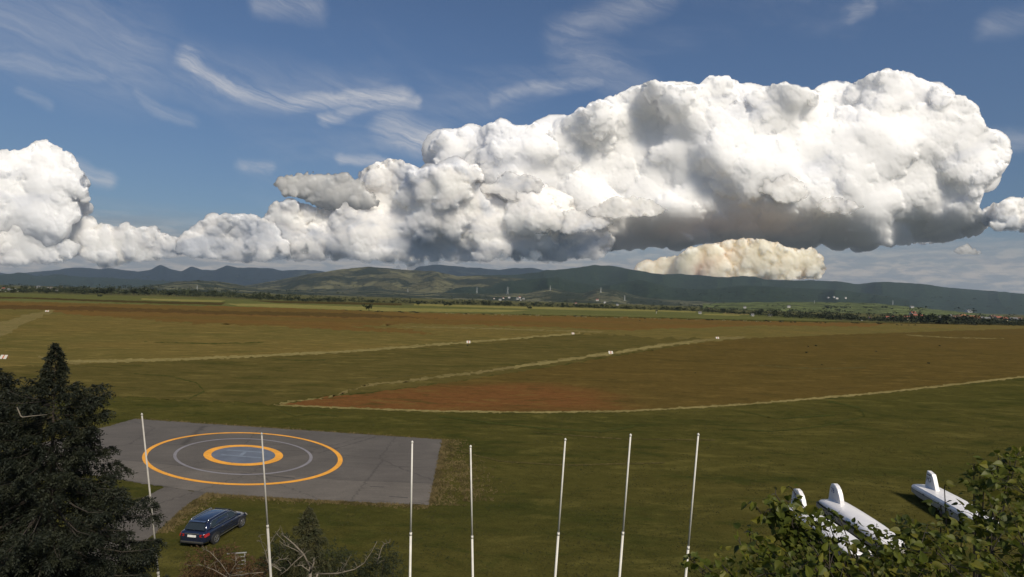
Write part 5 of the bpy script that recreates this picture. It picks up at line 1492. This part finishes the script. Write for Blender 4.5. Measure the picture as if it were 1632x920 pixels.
for x, y, wp, hp, wi, ri, lab in VIL:
    p = hit(x, y)
    if p is None: continue
    k = (p - CAM).length / F
    make_house(p, wp * k, max(wp * k * .6, 3.5), hp * k * .68, wi, ri, rr.uniform(-.35, .35), lab, 'houses of the right hand village' if x > 1400 and y > 500 else 'scattered houses far across the valley', y > 500)
for k in range(28):
    a = rr.random()
    if a < .62: x, y = rr.uniform(2, 245), None
    elif a < .8: x, y = rr.uniform(780, 835), None
    else: x, y = rr.uniform(900, 1000), None
    y = base_y(x) - rr.uniform(3.5, 8.5) if x < 300 else horizon(x) + rr.uniform(-1, 7)
    p = hit(x, y)
    if p is None: continue
    kk = (p - CAM).length / F
    w = rr.uniform(1.8, 4.2) * kk
    make_house(p, w, w * .7, rr.uniform(1.2, 2.2) * kk, rr.choice((0, 0, 3, 1)), rr.choice((2, 2, 1, 0)), rr.uniform(-.5, .5), 'small pale house among the trees of the far left valley village' if x < 300 else 'small pale house among trees at the foot of the middle hills',
               'houses of the far left village' if x < 300 else 'houses at the foot of the middle hills', False)
p = hit(18, 465); kk = (p - CAM).length / F
make_house(p, 12 * kk, 6 * kk, 1.6 * kk, 0, 2, 0, 'long low white building at the left edge behind the green strip', None, False)

# lattice pylons
PYL = simple_mat('pylon_steel', (.50, .51, .50), .5, .3)
pm = MB()
for s in (-1, 1):
    for q in (-1, 1):
        pm.tube([(s * .10, q * .10, 0), (s * .035, q * .035, .62), (s * .02, q * .02, 1.0)], [.012, .010, .007], 4)
for z, w in ((.08, .09), (.2, .075), (.32, .06), (.44, .05), (.55, .04)):
    for q in (-1, 1):
        pm.tube([(-w, q * w, z), (w * .9, q * w, z + .11)], .006, 4); pm.tube([(w, q * w, z), (-w * .9, q * w, z + .11)], .006, 4)
pyl_me = bpy.data.meshes.new('tower'); pyl_me.from_pydata(pm.v, [], pm.f); pyl_me.materials.append(PYL)
am = MB()
am.tube([(-.17, 0, 0), (0, 0, .02), (.17, 0, 0)], [.005, .013, .005], 4)
arm_me = bpy.data.meshes.new('crossarm'); arm_me.from_pydata(am.v, [], am.f); arm_me.materials.append(PYL)
for x, yb_, hpx, lab in ((314, 464, 8, 'pale pylon on the low brown hill at the left'), (650, 466, 6, 'faint pylon at the foot of the meadow hill'), (760, 468, 10, 'pylon left of centre before the forested hill'), (809, 470, 13, 'tall white pylon left of the rocky knoll'),
                         (877, 463, 8, 'pylon on top of the pale rocky knoll'), (957.5, 467, 9, 'pylon on the bare round knoll, centre'), (995.5, 480, 9, 'pylon at the right foot of the bare knoll'), (1298, 483.5, 4, 'small pylon left of the bright pasture'),
                         (1423, 486, 6, 'thin pylon at the right end of the bright pasture')):
    p = hit(x, yb_)
    if p is None: continue
    h_ = hpx * (p - CAM).length / F
    t = empty('pylon', p); tag(t, lab, 'pylon', 'power pylons before the hills'); t.scale = (h_, h_, h_)
    o = link(bpy.data.objects.new('tower', pyl_me), t)
    for z in (.66, .78, .90):
        o = link(bpy.data.objects.new('crossarm', arm_me), t); o.location = (0, 0, z)

# runway markers: little white tent shaped boards
MW = simple_mat('marker_white', (.46, .44, .38), .6); MR = simple_mat('marker_red', (.45, .12, .06), .6)
for x, y, w, lab in ((913, 533, 1.5, 'white and red runway marker at the far end of the upper pale strip'), (746.5, 547, 1.6, 'white runway marker midway along the upper pale strip'), (973, 564, 1.7, 'white split runway marker beside the middle pale strip'),
                     (1143, 540, 1.9, 'white runway marker at the far end of the middle pale strip'), (75.5, 497, 2.6, 'white runway marker at the tip of the left pale strip'), (7, 572, 1.7, 'white runway marker at the left edge near the dark trees')):
    p = gr(x, y); w *= .8; t = empty('runway_marker', (p.x, p.y, .03), .1); tag(t, lab, 'runway marker', 'white runway markers')
    for s in (-1, 1):
        m = MB(); cx0 = s * w * .27
        m.add([(cx0 - w * .2, -.55, 0), (cx0 + w * .2, -.55, 0), (cx0 + w * .2, 0, .75), (cx0 - w * .2, 0, .75), (cx0 - w * .2, -.50, 0), (cx0 + w * .2, -.50, 0), (cx0 + w * .2, .05, .75), (cx0 - w * .2, .05, .75)],
              [(0, 1, 2, 3), (7, 6, 5, 4), (0, 3, 7, 4), (1, 5, 6, 2), (3, 2, 6, 7)])
        m.build('board', MW, t)
    m = MB(); m.box((0, -.32, .36), (w * .16, .06, .6), Matrix.Rotation(R(-36), 3, 'X')); m.build('centre_board', MR, t)
    m = MB(); m.tube([(-w * .45, .1, 0), (-w * .45, .03, .74), (w * .45, .03, .74), (w * .45, .1, 0)], .03, 5); m.build('frame', MR, t)
p = hit(1046, 500); m = MB(); m.tube([p, p + Vector((0, 0, 3.5))], .25, 6); o = m.build('post', MW); tag(o, 'pale post standing in the far green crop below a small dark tree', 'post')

# ---------------------------------------------------------------- grass tufts in the nearest grass
def tufts(name, P, h, mat, seed, blades=5, lean=.35, w=.014):
    rng = np.random.default_rng(seed); n = len(P)
    Q = np.repeat(P, blades, 0) + np.concatenate([rng.normal(0, .05, (n * blades, 2)), np.zeros((n * blades, 1))], 1)
    H = np.repeat(h, blades) * rng.uniform(.5, 1.2, n * blades)
    A = nrm(np.array([0, 0, 1.0]) + rng.normal(0, lean, (n * blades, 3))); A[:, 2] = np.abs(A[:, 2]); A = A * H[:, None]
    S_ = nrm(np.cross(A, rng.normal(size=A.shape))) * (w * rng.uniform(.6, 1.6, (n * blades, 1)))
    V = np.stack([Q - S_, Q + S_, Q + A], 1).reshape(-1, 3)
    o = np_mesh(name, V, np.arange(len(V)).reshape(-1, 3), mat, None, False); o['kind'] = 'stuff'
    return o
TG = foliage_mat('grass_blades', ((0.050, 0.052, 0.016), (0.075, 0.066, 0.020), (0.040, 0.046, 0.013)), .9, .2, .35)
TD = foliage_mat('dry_grass_blades', ((0.150, 0.110, 0.045), (0.20, 0.155, 0.070), (0.090, 0.070, 0.026)), .9, .2, .8)
rng = np.random.default_rng(9)
def inpoly(P, poly):
    X, Y_ = P[:, 0], P[:, 1]; r = np.zeros(len(P), bool)
    for (ax, ay), (bx, by) in zip(poly, poly[1:] + poly[:1]):
        c = ((ay > Y_) != (by > Y_)) & (X < (bx - ax) * (Y_ - ay) / (by - ay + 1e-12) + ax); r ^= c
    return r
PADP = [(p.x, p.y) for p in [FL, FR_, *near_pts, NL]]
LANEP = [(p.x, p.y) for p in [gr(262, 776), gr(330, 787), gr(308, 797), gr(290, 812), gr(270, 832), gr(248, 850), gr(225, 868), gr(190, 905), gr(150, 960), gr(40, 960), gr(120, 880), gr(180, 830), gr(225, 795)]]
n = 60000
Y_ = 30 + 62 * rng.uniform(0, 1, n) ** 1.5; X_ = (rng.uniform(-1, 1, n)) * (Y_ * .86)
P = np.stack([X_, Y_, np.zeros(n)], 1)
dens_ = np.sin(X_ * .9 + 2 * np.sin(Y_ * .33)) * np.cos(Y_ * .7 + 1.5 * np.sin(X_ * .21)) + rng.normal(0, .45, n)
P = P[(~inpoly(P, PADP)) & (~inpoly(P, LANEP)) & (dens_ > .1)]
tufts('grass', P, rng.uniform(.04, .11, len(P)), TG, 1)
def along(pts, n, spread, out):
    seg = [(Vector(a[:2]), Vector(b[:2])) for a, b in zip(pts[:-1], pts[1:])]; L = np.array([(b - a).length for a, b in seg]); L /= L.sum()
    r = []
    for _ in range(n):
        a, b = seg[rng.choice(len(seg), p=L)]; p = a.lerp(b, rng.uniform()); d = (b - a).normalized(); q = Vector((-d.y, d.x)) * (abs(rng.normal(0, spread)) * out + rng.normal(0, .05))
        r.append((p.x + q.x, p.y + q.y, 0.0))
    return np.array(r)
Q = np.concatenate([along([FR_, NR_], 1300, 1.2, 1), along([FR_, NR_], 700, .25, 1), along([gr(683, 806), gr(520, 798.5), gr(330, 787)], 900, .35, 1), along([gr(330, 787), gr(290, 812), gr(248, 850)], 800, .55, 1), along([FL, FR_], 500, .2, 1),
                    along([gr(720, 735), gr(740, 800)], 500, 1.2, 1)])
Q = Q[(~inpoly(Q, PADP)) | (rng.uniform(0, 1, len(Q)) < .1)]
Q = Q[~inpoly(Q, LANEP) | (rng.uniform(0, 1, len(Q)) < .15)]
tufts('dry_grass', Q, rng.uniform(.06, .22, len(Q)), TD, 2, 6, .6, .02)
